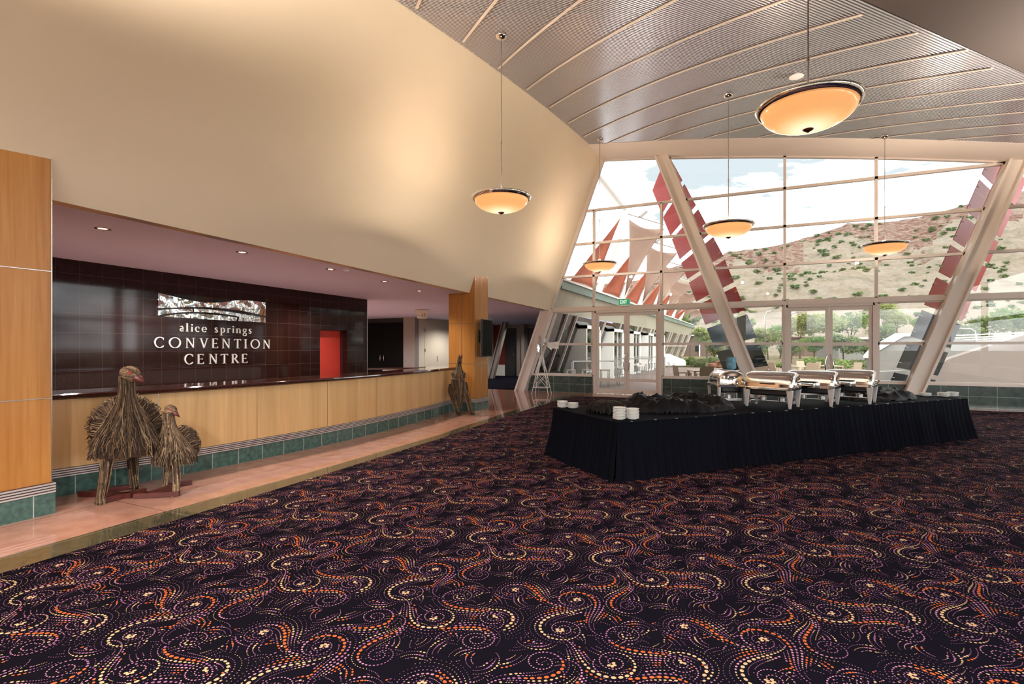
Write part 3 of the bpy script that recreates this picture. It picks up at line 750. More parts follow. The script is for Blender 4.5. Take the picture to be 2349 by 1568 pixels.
def twig_limb(mb,pts,rad,count,rg,r=.005):
    mb.mat(1).tube(pts,[x*.85 for x in rad],10).mat(0)
    P=[]
    for c in range(count):
        a=rg.random()*2*PI; t0=rg.random()*.7; t1=min(1,t0+rg.uniform(.3,.6)); p=[]
        for i in range(4):
            t=t0+(t1-t0)*i/3; x=t*(len(pts)-1); j=min(int(x),len(pts)-2); f=x-j
            q=Vector(pts[j]).lerp(Vector(pts[j+1]),f); rr=lerp(rad[j],rad[j+1],f)*rg.uniform(.92,1.1); aa=a+.08*i
            p.append((q.x+rr*math.cos(aa),q.y+rr*math.sin(aa),q.z))
        P.append(p)
    twigs(mb,P,r,r*.7,rg,(0,0,2,2,1))
    for t in (.2,.42,.66,.9):                                     # binding wire
        x=t*(len(pts)-1); j=min(int(x),len(pts)-2); f=x-j; q=Vector(pts[j]).lerp(Vector(pts[j+1]),f); rr=lerp(rad[j],rad[j+1],f)*1.12
        mb.mat(1).tube([(q.x+rr*math.cos(k*PI/5),q.y+rr*math.sin(k*PI/5),q.z) for k in range(11)],.0025,4).mat(0)
def emu(label,loc,rz,sc,hyaw,feet,beams,seed,n1=620,n2=520,rump=(-.31,0,.72,.345)):
    rg=random.Random(seed); t=thing('twig_emu',label,'sculpture',loc,rz,'twig birds beside the counter')
    inv=Matrix.Rotation(-rz,4,'Z')@Matrix.Translation((-loc[0],-loc[1],0))
    prof=[(.06,1.30,.055,.055),(.055,1.2,.06,.058),(.05,1.1,.068,.066),(.035,1.0,.088,.09),(.01,.9,.13,.14),(-.015,.8,.175,.19),(-.035,.7,.22,.24),(-.05,.6,.255,.28),(-.055,.52,.27,.30),(-.06,.45,.25,.28)]
    prof=[tuple(q*sc for q in p) for p in prof]
    b=MB(); twig_cone(b,prof,n1,rg,.0052*sc**.5,.0026,.05*sc,.03)
    cx,cy,cz,cr=[q*sc for q in rump]
    b.mat(1).ball((cx,cy,cz),(cr*.62,cr*.96,cr*.96),20,12).mat(0)
    P=[]
    for c in range(n2):
        ph=rg.random()*2*PI; a0=rg.uniform(.5,2.3); a1=a0+rg.uniform(.25,.5); p=[]; ph+=rg.uniform(-.1,.1); li=rg.uniform(.97,1.06); sw=rg.uniform(-.1,.1)
        for i in range(5):
            a=min(a0+(a1-a0)*i/4,2.8); ph+=sw*.25; k=cr*(li+.04*max(0,i-3)*rg.random())
            p.append((cx+.64*k*math.cos(a),cy+k*math.sin(a)*math.cos(ph),cz+k*math.sin(a)*math.sin(ph)))
        P.append(p)
    twigs(b,P,.0048*sc**.5,.0026,rg,(0,0,0,1,2))
    b.build('body',TW,t)
    for f in feet:
        q=inv@Vector((f[0],f[1],0)); top=Vector((lerp(q.x,-.05*sc,.35),lerp(q.y,0,.3),.52*sc))
        b=MB(); pts=[tuple(top),tuple(top.lerp(q,.5)+Vector((-.01,0,0))),(q.x,q.y,.06),(q.x+.015,q.y,.002)]
        twig_limb(b,pts,[.056*sc,.046*sc,.038*sc,.05*sc],90,rg); b.build('leg',TW,t)
    hm=Matrix.Translation((.06*sc,0,1.3*sc))@Matrix.Rotation(hyaw,4,'Z')@Matrix.Rotation(.25,4,'Y')
    b=MB().xf(M=hm); b.mat(0).ball((.035*sc,0,.03*sc),(.105*sc,.075*sc,.078*sc),16,10,.05,seed)
    P=[]
    for c in range(90):
        ph=rg.random()*2*PI; p=[]; a0=rg.uniform(.2,1.6)
        for i in range(4):
            a=a0+i*.35; p.append(((.035+.107*math.cos(a))*sc,.077*sc*math.sin(a)*math.cos(ph),(.03+.08*math.sin(a)*math.sin(ph))*sc))
        P.append(p)
    twigs(b,P,.005*sc,.003*sc,rg,(0,0,2,1)); b.build('head',TW,t)
    b=MB().xf(M=hm); n=10; base=[]
    for k in range(n):
        a=2*PI*k/n; base.append((.105*sc,.047*sc*math.cos(a),(.012+.042*math.sin(a))*sc))
    mid=[(.16*sc,p[1]*.75,(p[2]-.004*sc)*.8) for p in base]
    b.add(base+mid+[(.255*sc,0,-.03*sc)],[(k,(k+1)%n,n+(k+1)%n,n+k) for k in range(n)]+[(n+k,n+(k+1)%n,2*n) for k in range(n)]+[tuple(range(n-1,-1,-1))]); b.build('beak',m_beak,t,smooth=60)
    for s_ in (-1,1):
        b=MB().xf(M=hm); b.ball((.075*sc,s_*.058*sc,.055*sc),(.02*sc,.012*sc,.016*sc),10,6); b.build('eye',m_eye,t,smooth=True)
    b=MB()
    for a,c in beams:
        p=inv@Vector((a[0],a[1],.03)); q=inv@Vector((c[0],c[1],.03)); b.beam(p,q,.05,.05)
    b.build('base',m_rust,t); return t
W=lambda X,Y:cw(X,Y)
mid=W(-4.03,5.75)
emu('tall twig emu sculpture standing left of its chick by the counter',(1.80,-14.44,0),-.50,1.0,.8,[(1.79,-14.68),(1.48,-14.19)],[((1.79,-14.66),mid),(W(-4.57,5.66),(1.5,-14.15)),((1.28,-14.62),(1.86,-14.42))],3,900,800)
emu('small twig emu chick sculpture beside the tall twig emu',(1.99,-14.085,0),-1.32,.69,1.45,[(2.2,-14.17),(1.79,-14.03)],[((1.9,-14.42),(2.24,-14.16)),((1.76,-14.04),W(-3.74,6.11)),((1.98,-14.36),(1.9,-13.95))],5,650,560,(-.25,-.03,.72,.29))
# kangaroo
rg=random.Random(9)
kz=math.radians(-59); k=thing('twig_kangaroo','upright twig kangaroo sculpture leaning by the timber pillar','sculpture',(1.40,-6.95,0),kz)
b=MB(); prof=[(.0,1.2,.045,.045),(.0,1.12,.06,.062),(.01,1.03,.085,.1),(.02,.93,.11,.135),(.02,.82,.12,.15),(.02,.7,.125,.155),(.02,.56,.12,.15),(.02,.42,.1,.125),(.02,.28,.07,.09),(.03,.16,.035,.045)]
twig_cone(b,prof,520,rg,.005,.0025,.012,.015); b.build('body',TW,k)
for s_,kn,ft in ((-1,(.03,-.19,.72),(.12,.0,.03)),(1,(.03,.16,.76),(.12,.31,.03))):
    b=MB(); pts=[(kn[0],kn[1]-.0,kn[2]),(kn[0]+.05,kn[1]+.02*1,.52),(ft[0]-.06,lerp(kn[1],ft[1],.6),.25),(ft[0]-.05,ft[1]-.02,.05)]
    twig_limb(b,pts,[.05,.075,.06,.05],120,rg,.004); b.build('leg',TW,k)
    b=MB(); b.hexa([(ft[0]-.08,ft[1]-.05,0),(ft[0]+.12,ft[1]+.02,0),(ft[0]+.1,ft[1]+.09,0),(ft[0]-.1,ft[1]+.03,0)],[(ft[0]-.08,ft[1]-.04,.07),(ft[0]+.1,ft[1]+.02,.045),(ft[0]+.09,ft[1]+.08,.045),(ft[0]-.1,ft[1]+.03,.07)]); b.build('foot',m_twigd,k,bevel=.01)
    b=MB(); twig_limb(b,[(.04,s_*.14,.98),(.13,s_*.13,.86),(.18,s_*.03+.03,.83)],[.035,.03,.02],40,rg,.004); b.build('arm',TW,k)
b=MB(); b.mat(1).ball((.02,.02,1.26),(.065,.05,.085),12,8,.06,2).ball((.085,.03,1.25),(.045,.033,.035),10,6,.05,3); b.build('head',TW,k)
for s_ in (-1,1):
    b=MB(); n=8; vs=[]
    for z,r in ((1.31,.018),(1.35,.026),(1.39,.02),(1.43,.003)):
        for q in range(n): a=2*PI*q/n; vs.append((.0+r*.5*math.cos(a)+(z-1.31)*.1,.03+s_*.028+r*math.sin(a)+(z-1.31)*.25,z))
    b.add(vs,[(i*n+q,i*n+(q+1)%n,(i+1)*n+(q+1)%n,(i+1)*n+q) for i in range(3) for q in range(n)]); b.build('ear',m_rust,k,smooth=True)

# ------------------------------------------------------------------ windmill ornament
px=W(1.02,18.0); wm=thing('windmill_ornament','white metal windmill ornament on a lattice tower by the sloping window','ornament',(px[0],px[1],0),.12)
b=MB(); hs=[(0,.29),(.22,.25),(.66,.165),(1.3,.04)]
cs=[(1,1),(1,-1),(-1,-1),(-1,1)]
for sx,sy in cs: b.tube([(sx*r,sy*r*.8,z) for z,r in hs],.011,6)
for z,r in hs[1:]:
    for i in range(4):
        a,c=cs[i],cs[(i+1)%4]; b.beam((a[0]*r,a[1]*r*.8,z),(c[0]*r,c[1]*r*.8,z),.012,.016)
for (z0,r0),(z1,r1) in zip(hs[1:],hs[2:]):
    for i in range(4):
        a,c=cs[i],cs[(i+1)%4]; b.tube([(a[0]*r0,a[1]*r0*.8,z0),(c[0]*r1,c[1]*r1*.8,z1)],.007,5); b.tube([(c[0]*r0,c[1]*r0*.8,z0),(a[0]*r1,a[1]*r1*.8,z1)],.007,5)
b.box(-.07,-.06,1.29,.07,.06,1.305); b.tube([(0,0,1.3),(0,0,1.68)],.014,8); b.build('tower',m_white,wm)
b=MB()
for i in range(18):
    a=2*PI*i/18; d=Vector((0,math.cos(a),math.sin(a))); p=Vector((0,-math.sin(a),math.cos(a)))*.045+Vector((.02,0,0))
    c=Vector((-.06,0,1.67)); a0=c+d*.1; a1=c+d*.34
    b.add([a0-p*.5,a0+p*.5,a1+p,a1-p],[(0,1,2,3)]); b.add([a0-p*.5+Vector((.004,0,0)),a0+p*.5+Vector((.004,0,0)),a1+p+Vector((.004,0,0)),a1-p+Vector((.004,0,0))],[(3,2,1,0)])
b.tube([(-.1,0,1.67),(-.02,0,1.67)],.03,10); b.build('wheel',m_steel,wm)
b=MB(); b.tube([(-.05,0,1.67),(.3,0,1.67)],.01,6); b.prism([(.22,1.58),(.6,1.54),(.6,1.8),(.22,1.75)],'y',-.004,.004); vn=b.build('tail_vane',m_white,wm)
b=MB(); b.box(.4,-.006,1.63,.52,.006,1.71); b.build('vane_plate',m_joint,vn)

# ------------------------------------------------------------------ screen, picture, signs
tv=thing('wall_screen','black portrait television on a wall arm, mounted on the timber pillar','television',(1.43,-5.86,1.36))
b=MB(); b.box(.14,-.27,0,.185,.27,.95); b.build('casing',m_blackp,tv,bevel=.006)
b=MB(); b.box(.184,-.255,.02,.187,.255,.93); b.build('screen',m_tv,tv)
b=MB(); b.box(.125,-.272,-.004,.15,-.262,.954); b.build('bezel',m_steel,tv)
b=MB(); b.box(0,-.15,.36,.03,.1,.68); b.box(.03,-.05,.45,.14,.05,.55); b.build('wall_mount',m_blackp,tv)
m=N('purple_canvas'); v=m.co(); m.set(col=m.ramp(m.noise(v,24,4,.7),[(.35,srgb('#4A1F38')),(.6,srgb('#7C3B5A')),(.75,srgb('#8E5F6C'))]),rough=.8); m_canvas=m.mat
pc=thing('hanging_picture','narrow purple canvas hanging on the off white lobby wall','picture',(-5.6,4.0,1.1))
b=MB(); b.box(-.025,0,0,.03,1.15,1.35); b.build('canvas',m_canvas,pc)
b=MB(); b.box(-.03,-.03,-.02,.028,0,1.37); b.build('frame_edge',m_blackp,pc)
ex=thing('exit_sign','green lit exit sign standing on the transom above the double doors','sign',(3.81,-.13,2.985))
b=MB(); b.box(-.19,-.03,.03,.19,.03,.25); b.build('housing',m_white,ex,bevel=.004)
m=N('exit_face'); m.set(col=srgb('#0C7F52'),emit=srgb('#0C8F5C'),estr=.35,rough=.4); m_exit=m.mat
b=MB(); b.box(-.175,-.034,.045,.175,-.03,.235); b.build('face',m_exit,ex)
b=MB(); b.box(-.14,-.05,0,.14,.05,.03); b.build('base',m_white,ex)
def block(ch):
    return {'E':[[(0,0),(0,1)],[(0,1),(.8,1)],[(0,.5),(.7,.5)],[(0,0),(.8,0)]],'X':[[(0,0),(.9,1)],[(0,1),(.9,0)]],'I':[[(.2,0),(.2,1)]],'T':[[(.45,0),(.45,1)],[(0,1),(.9,1)]]}[ch]
m=N('exit_lettering'); m.set(col=(.95,.95,.95,1),emit=(1,1,1,1),estr=.35); m_exl=m.mat
b=MB(); x=-.125
for ch,wd in zip('EXIT',(.062,.072,.03,.07)):
    for (p,q) in block(ch):
        p_=(x+p[0]*.062,.085+p[1]*.115); q_=(x+q[0]*.062,.085+q[1]*.115); b.prism(strip2(p_,q_,.014),'y',-.038,-.034)
    x+=wd
b.build('lettering',m_exl,ex)
p0=W(-3.2,18.6); rs=thing('running_figure_sign','unlit white sign with running figure and arrow on lobby ceiling','sign',(p0[0],p0[1],2.62),math.radians(25))
b=MB(); b.box(-.17,-.03,0,.17,.03,.22); b.build('housing',m_offwhite,rs); b=MB(); b.box(-.24,-.08,.22,.24,.08,.3); b.build('base',m_offwhite,rs)
b=MB(); 
for p,q,w in (((-.02,.04),(.02,.1),.02),((.02,.1),(.03,.15),.03),((.02,.1),(.07,.05),.02),((.03,.14),(.08,.13),.016),((.02,.14),(-.02,.11),.016)): b.prism(strip2(p,q,w),'y',-.034,-.03)
b.box(.02,-.034,.165,.05,-.03,.19); b.box(-.12,-.034,.1,-.06,-.03,.115); b.add([(-.15,-.033,.107),(-.115,-.033,.085),(-.115,-.033,.13)],[(0,1,2)]); b.box(.09,-.034,.04,.13,-.03,.19); b.build('pictogram',m_grey,rs)

# downlights under the low ceiling, smoke detector
m=N('downlight_lamp'); m.set(col=(1,1,1,1),emit=srgb('#FFD9B8'),estr=4); m_dl=m.mat
where=['nearest the broad left pillar','above the emblem sign','next beyond the sign, by the smoke detector','next but one from the far pillar','nearest the far pillar']
for (s,o),w in zip([(.65,-14.08),(.85,-12.33),(.87,-10.55),(.70,-8.82),(.35,-7.06)],where):
    z=zb(-o); t=thing('ceiling_downlight','small lit recessed downlight over the counter, '+w,'downlight',(s,o,z),0,'downlights over the reception counter')
    b=MB(); b.lathe([(.085,.0),(.085,-.006),(.06,-.008),(.055,.03)],20,caps=False); b.build('ring',m_steel,t,smooth=True)
    b=MB(); b.lathe([(.052,.0),(.03,-.004),(.0005,-.006)],16,caps=False); b.build('lamp',m_dl,t)
    L=bpy.data.lights.new('downlight','SPOT'); L.energy=60; L.color=(1,.85,.74); L.spot_size=2.2; L.spot_blend=.8; L.shadow_soft_size=.06
    lo=bpy.data.objects.new('downlight_glow',L); COL.objects.link(lo); lo.parent=t; lo.location=(0,0,-.03)
t=thing('smoke_detector','white smoke detector on the low ceiling over the counter','detector',(1.1,-10.4,zb(10.4)))
b=MB(); b.lathe([(.06,0),(.06,-.02),(.045,-.04),(.0005,-.045)],18); b.build('body',m_white,t,smooth=40)
p0=W(5.04,9.27); t=thing('ceiling_speaker','round white disc fitting set into the slatted ceiling','ceiling disc',(p0[0],p0[1],Fz(p0[0],-p0[1])-.02))
b=MB(); b.lathe([(.12,0),(.12,-.015),(.1,-.022),(.0005,-.022)],24); b.build('disc',m_white,t,smooth=40)

# ------------------------------------------------------------------ pendant lamps
m=N('lamp_bowl'); tc=m.node('ShaderNodeTexCoord'); sp=m.node('ShaderNodeVectorMath',operation='MULTIPLY'); sp.inputs[1].default_value=(1,1,0)
m.l.new(tc.outputs['Object'],sp.inputs[0]); ln=m.node('ShaderNodeVectorMath',operation='LENGTH'); m.l.new(sp.outputs[0],ln.inputs[0])
ec=m.ramp(ln.outputs['Value'],[(0.0,(1.0,.86,.64,1)),(.16,(1.0,.74,.42,1)),(.30,(1.0,.52,.19,1)),(.5,(.9,.36,.11,1))])
er=m.node('ShaderNodeMapRange'); er.inputs[1].default_value=.02; er.inputs[2].default_value=.36; er.inputs[3].default_value=.62; er.inputs[4].default_value=.36; m.l.new(ln.outputs['Value'],er.inputs[0])
m.set(col=srgb('#E8B98A'),rough=.12,emit=ec,estr=er.outputs[0]); m_bowl=m.mat
def pendant(label,loc,rimz,ctop):
    t=thing('pendant_lamp',label,'pendant lamp',(loc[0],loc[1],rimz),0,'glass bowl pendant lamps')
    b=MB(); pr=[]
    for i in range(13):
        a=i/12*PI/2; pr.append((.455*math.cos(a)+.0005,-.21*math.sin(a)+.0))
    b.lathe(pr,48,caps=False); b.build('bowl',m_bowl,t,smooth=True)
    b=MB(); b.lathe([(.452,.0),(.46,-.012),(.49,.005),(.512,.04),(.508,.055),(.47,.035),(.45,.012),(.452,0)],48,caps=False); b.build('rim',m_chrome,t,smooth=True)
    b=MB(); b.lathe([(.0005,-.25),(.018,-.24),(.05,-.222),(.055,-.214),(.03,-.205),(.0005,-.2)],20,caps=False); b.build('finial',plain('finial_bronze','#8A5A38',rough=.25,metal=.8) if 'finial_bronze' not in bpy.data.materials else bpy.data.materials['finial_bronze'],t,smooth=True)
    h=ctop-rimz
    b=MB(); b.tube([(0,0,-.02),(0,0,h*.35)],.011,8); b.tube([(0,0,h*.35-.02),(0,0,h*.35+.03)],.015,8); b.tube([(0,0,h*.35),(0,0,h)],.008,8)
    for a in (0,2.1,4.2): b.tube([(0,0,.15),(.45*math.cos(a),.45*math.sin(a),.03)],.006,5)
    b.build('rod',m_steel,t)
    b=MB(); b.lathe([(.0005,-.075),(.05,-.07),(.085,-.05),(.1,-.02),(.1,.0)],24); b.build('canopy',m_chrome,t,smooth=50).location=(0,0,h)
    L=bpy.data.lights.new('pendant_or_fill','POINT'); L.energy=78; L.color=(1,.84,.68); L.shadow_soft_size=.05
    lo=bpy.data.objects.new('bulb_glow',L); COL.objects.link(lo); lo.parent=t; lo.location=(0,0,.16); return t
def pc_(X,Y): return cw(X,Y)
for lab,X,Y in (('lit glass bowl pendant lamp hanging alone before the cream wall',-.183,8.945),('smallest looking lit pendant lamp, before the orange shade sails',2.678,15.948),
                ('lit pendant lamp hanging just right of the first leaning column',4.535,10.96),('largest looking lit pendant lamp close under the ceiling slats',3.13,5.53),
                ('lit pendant lamp hanging before the hillside, left of second leaning column',9.293,13.036)):
    p=pc_(X,Y); pendant(lab,p,4.115,Fz(p[0],-p[1])+.0)
# ------------------------------------------------------------------ buffet table
TB=(6.35,-11.51); TR=math.atan2(.751,.660); TLen,TWid,TH=7.35,1.59,.70
def TL(t,w): return (TB[0]+t*.660-w*.751, TB[1]+t*.751+w*.660)
bt=thing('buffet_table','long buffet table dressed in a pleated black floor length skirt','table',(TB[0],TB[1],0),TR)
b=MB(); b.box(-.01,-.01,TH-.035,TLen+.01,TWid+.01,TH); b.build('tabletop',m_skirt,bt,bevel=.012)
rg=random.Random(21)
def skirt(x0,y0,x1,y1,seed,c0=0,c1=0,fl=.11):
    L=math.hypot(x1-x0,y1-y0); ux,uy=(x1-x0)/L,(y1-y0)/L; nx,ny=uy,-ux; n=int(L/.02); r=random.Random(seed); ph=[]; x=0
    while x<L+.3: ph.append(x); x+=r.uniform(.07,.15)
    amp=[r.uniform(.6,1.4) for _ in ph]
    def off(d):
        i=max(k for k in range(len(ph)) if ph[k]<=d); w=(d-ph[i])/((ph[i+1] if i+1<len(ph) else ph[i]+.1)-ph[i])
        return amp[i]*(.5-.5*math.cos(2*PI*w))
    b=MB()
    def fn(u,v):
        d=u*L; k=(1-v); e=.012+.012*k+off(d)*(.004+.042*k**.8)+fl*k**1.5*.75; ex=(u-.5)*2*0
        sh=fl*k**1.5*.75+.02; tx=(c1*sh*max(0,1-(L-d)/.3)-c0*sh*max(0,1-d/.3))
        return (x0+ux*(d+tx)+nx*e,y0+uy*(d+tx)+ny*e,.012+(TH-.02)*v+.006*math.sin(d*9+seed)*(1-v))
    b.grid(n,6,fn); return b.build('skirt',m_skirt,bt,smooth=True)
skirt(0,0,1.39,0,1,1,0); skirt(1.375,0,4.86,0,2); skirt(4.845,0,TLen,0,3,0,1)
skirt(0,TWid,0,0,4,1,1); skirt(TLen,0,TLen,TWid,5,1,1); skirt(TLen,TWid,0,TWid,6,1,1)
# silver clips pinned along the near edge
for i in range(22):
    x=.2+i*.33+rg.uniform(-.03,.03); b=MB(); b.box(x,-.018,TH-.004,x+.028,.012,TH+.003); b.build('clip',m_steel,bt)

def cloth(name,label,t0,t1,w0,w1,hmax,seed,rib=None,cat='cloth'):
    cx,cy=(t0+t1)/2,(w0+w1)/2; hx,hy=(t1-t0)/2,(w1-w0)/2; p=TL(cx,cy)
    nx,ny=int(hx*2/.018),int(hy*2/.018); Z=np.zeros((ny+1,nx+1)); E=np.zeros_like(Z)
    for j in range(ny+1):
        for i in range(nx+1):
            x=-hx+2*hx*i/nx; y=-hy+2*hy*j/ny; a=math.atan2(y/hy,x/hx); q=math.hypot(x/hx,y/hy)
            rim=.86+.13*mnoise.noise(Vector((math.cos(a)*1.7,math.sin(a)*1.7,seed)))+.05*mnoise.noise(Vector((math.cos(a)*6,math.sin(a)*6,seed+3)))
            e=1-q/rim; E[j,i]=e
            wv=Vector((x*2.1+seed,y*2.6,seed*.7)); wv=wv+.35*mnoise.noise_vector(wv*.9)
            r1=1-abs(mnoise.noise(wv))*2.0; r2=1-abs(mnoise.noise(wv*2.3+Vector((5,3,1))))*2.0
            h=.30*max(0,r1)**1.5+.35*max(0,r2)**2*.55+.42*(.5+.5*mnoise.noise(Vector((x*1.3,y*1.5,seed+9))))
            if rib: h=.75*(1-min(1,abs(y/hy))**2)**.5+.22*math.sin(x*rib+2*mnoise.noise(Vector((x*3,y*4,1))))
            k=min(1,max(0,e)/.22)**.55
            Z[j,i]=.004+hmax*h*k+.012*k
    b=MB(); idx=-np.ones_like(E,int); vs=[]
    for j in range(ny+1):
        for i in range(nx+1):
            if E[j,i]>-.03: idx[j,i]=len(vs); vs.append((-hx+2*hx*i/nx,-hy+2*hy*j/ny,Z[j,i] if E[j,i]>0 else .003))
    fs=[(idx[j,i],idx[j,i+1],idx[j+1,i+1],idx[j+1,i]) for j in range(ny) for i in range(nx) if min(idx[j,i],idx[j,i+1],idx[j+1,i+1],idx[j+1,i])>=0]
    b.add(vs,fs); return tag(b.build(name,m_cloth,None,smooth=True,loc=(p[0],p[1],TH),rz=TR),label,cat)
cloth('crumpled_cloth','large crumpled black cloth heaped on the near end of the table',.55,2.72,.18,1.5,.30,1.3)
cloth('gathered_skirt','gathered black table skirt bundled behind the near plate stacks',.12,.85,.42,1.3,.15,4.1,rib=62)
cloth('crumpled_cloth','crumpled black cloth lying on the table past the chafing dishes',4.9,6.85,.12,1.15,.27,7.7)
cloth('gathered_skirt','rolled black table skirt along the rear of the far table end',5.75,7.0,1.0,1.48,.25,8.3,rib=50)

# plates
pr=[(.0005,.004),(.045,.004),(.05,.0),(.054,.004),(.078,.017),(.083,.022),(.081,.024),(.074,.019),(.05,.008),(.0005,.007)]
pme=MB(); pme.lathe(pr,28,caps=False); plate_me=pme.mesh('plate',m_plate,smooth=True)
def stack(p,n,what,group,pitch=.019,sc=1.0):
    names={1:['single'],2:['lower','upper']}.get(n,['bottom']+['%s up'%w for w in ('second','third','fourth','fifth','sixth','seventh')][:n-2]+['top'])
    for i in range(n):
        o=bpy.data.objects.new('plate',plate_me); COL.objects.link(o)
        o.location=(p[0]+rg.uniform(-.003,.003),p[1]+rg.uniform(-.003,.003),TH+.001+i*pitch); o.rotation_euler=(0,0,rg.random()*6); o.scale=(sc,sc,1)
        tag(o,'white plate, %s of the %s'%(names[i],what),'plate',group)
stack(cw(1.335,6.50),8,'taller stack on the near table corner','plates on the near corner')
stack(cw(1.505,6.53),7,'stack right of the tallest plate stack','plates on the near corner')
stack(cw(.755,7.80),5,'leftmost stack at the table end','plates at the left table end')
stack(cw(.90,7.72),4,'stack against the gathered skirt at left','plates at the left table end')
stack(cw(7.05,10.05),3,'stack behind the rightmost chafing dish','plates at the far table end',sc=1.2)
stack(cw(7.60,9.62),3,'left stack at the far table corner','plates at the far table end',sc=1.2)
stack(cw(7.82,9.48),4,'middle stack at the far table corner','plates at the far table end',sc=1.15)
stack(cw(8.07,9.58),4,'outermost stack at the far table corner','plates at the far table end',sc=1.1)

# chafing dishes
m_satin=plain('satin_steel','#DEDCDA',rough=.32,metal=.55,var=.02)
def chafer(label,X,Y,dx,dy,first=None):
    p=cw(X,Y); rz=yaw(dx,dy)
    if first: return dup(first,(p[0],p[1],TH+.004),rz,label)
    t=thing('chafing_dish',label,'chafing dish',(p[0],p[1],TH+.004),rz,'roll top chafing dishes'); t.scale=(1.08,1.08,1.08)
    hx,hy=.29,.185
    for sx in (-1,1):
        for sy in (-1,1):
            b=MB(); x,y=sx*(hx-.012),sy*(hy-.005); a=.026; c=.044
            b.hexa([(x-a*.7,y-.012,0),(x+a*.7,y-.012,0),(x+a*.7,y+.012,0),(x-a*.7,y+.012,0)],[(x-c,y-.02,.25),(x+c,y-.02,.25),(x+c,y+.02,.25),(x-c,y+.02,.25)])
            b.build('leg',m_satin,t,bevel=.008)
    def rr(x,y,r,n=6):
        P=[]
        for cx,cy,a0 in ((x-r,y-r,0),(-x+r,y-r,90),(-x+r,-y+r,180),(x-r,-y+r,270)):
            for i in range(n+1): a=math.radians(a0+90*i/n); P.append((cx+r*math.cos(a),cy+r*math.sin(a)))
        return P
    b=MB(); o=rr(hx+.035,hy+.03,.06); i_=rr(hx-.02,hy-.02,.05); n=len(o)
    vs=[(x,y,.245) for x,y in o]+[(x,y,.285) for x,y in o]+[(x,y,.285) for x,y in i_]+[(x,y,.245) for x,y in i_]
    fs=[]
    for k in range(4):
        for q in range(n): fs.append((k*n+q,k*n+(q+1)%n,((k+1)%4)*n+(q+1)%n,((k+1)%4)*n+q))
    b.add(vs,fs); b.build('rim',m_chrome,t,bevel=.006)
    b=MB(); b.prism(rr(hx-.03,hy-.03,.05),'z',.165,.27); b.build('water_pan',m_blackp,t,bevel=.02)
    b=MB(); b.box(-hx+.03,-.02,.075,hx-.03,.02,.083); b.box(-hx+.03,-hy+.04,.05,-hx+.05,hy-.04,.085); b.box(hx-.05,-hy+.04,.05,hx-.03,hy-.04,.085); b.lathe([(.045,.083),(.045,.13),(.03,.135)],16,(-.12,0,0)); b.lathe([(.045,.083),(.045,.13),(.03,.135)],16,(.12,0,0)); b.build('fuel_shelf',m_steel,t)
    b=MB(); L=hx+.025; na=22; xs=[-1,-.995,-.97,-.92,-.84,-.7,-.4,0,.4,.7,.84,.92,.97,.995,1]; k=[.0,.42,.66,.81,.9,.965,1,1,1,.965,.9,.81,.66,.42,.0]
    vs=[]
    for x,s_ in zip(xs,k):
        for j in range(na+1):
            a=PI*j/na; q=abs(math.cos(a))**.8*(1 if math.cos(a)>0 else -1); s2=.86+.14*s_ if 0<s_<1 else s_
            vs.append((x*L*(1 if s_ else .985),(hy+.012)*q*(s2),.288+.205*math.sin(a)**.85*(.8+.2*s_ if s_ else 0)))
    m_=na+1; fs=[(i*m_+j,i*m_+j+1,(i+1)*m_+j+1,(i+1)*m_+j) for i in range(len(xs)-1) for j in range(na)]
    b.add(vs,fs); lid=b.build('lid',m_chrome,t,smooth=55)
    b=MB(); b.tube([(-.09,-hy-.008,.335),(-.085,-hy-.045,.335),(0,-hy-.055,.333),(.085,-hy-.045,.335),(.09,-hy-.008,.335)],.009,8); b.build('handle',m_blackp,lid,smooth=True)
    for sx in (-1,1):
        b=MB(); b.xf(M=Matrix.Translation((sx*(L+.0),hy*.55,.3))@Matrix.Rotation(PI/2,4,'Y')).lathe([(.0005,-.012),(.035,-.012),(.035,.012),(.0005,.012)],16); b.box(-.02,-.0,-.01,.02,.02,.01); b.build('hinge',m_chrome,t)
    return t
c1=chafer('chafing dish nearest the viewer, left of the two others on the table front',3.93,7.90,.72,-.69)
chafer('middle chafing dish of the front three',4.72,8.22,.72,-.69,c1)
chafer('rightmost chafing dish of the front three',5.52,8.54,.72,-.69,c1)
chafer('chafing dish turned end on behind the others',3.50,8.54,-.12,-1,c1)

# water cooler
p=cw(6.55,15.62); wc=thing('water_cooler','silver water cooler with blue bottle beside the leaning column','water cooler',(p[0],p[1],0),math.radians(5))
b=MB(); b.box(-.16,-.17,0,.16,.17,.9); b.build('cabinet',m_steel,wc,bevel=.03)
b=MB(); b.box(-.11,-.176,.62,.11,-.165,.82); b.lathe([(.03,.0),(.03,.02)],12,(0,-.2,.62)); b.box(-.012,-.21,.7,.012,-.17,.73); b.build('dispenser',m_blackp,wc)
m=N('blue_bottle'); m.set(col=srgb('#8CCBE4'),rough=.12,trans=.35,ior=1.2); m_bottle=m.mat
b=MB(); b.lathe([(.05,.9),(.06,.93),(.125,.97),(.135,1.0),(.135,1.12),(.128,1.135),(.135,1.15),(.135,1.26),(.11,1.3),(.0005,1.305)],24); b.build('bottle',m_bottle,wc,smooth=40)
b=MB(); b.lathe([(.05,.45),(.05,.88),(.045,.9)],14,(.21,-.05,0)); b.build('cup_tube',m_grey,wc,smooth=40)

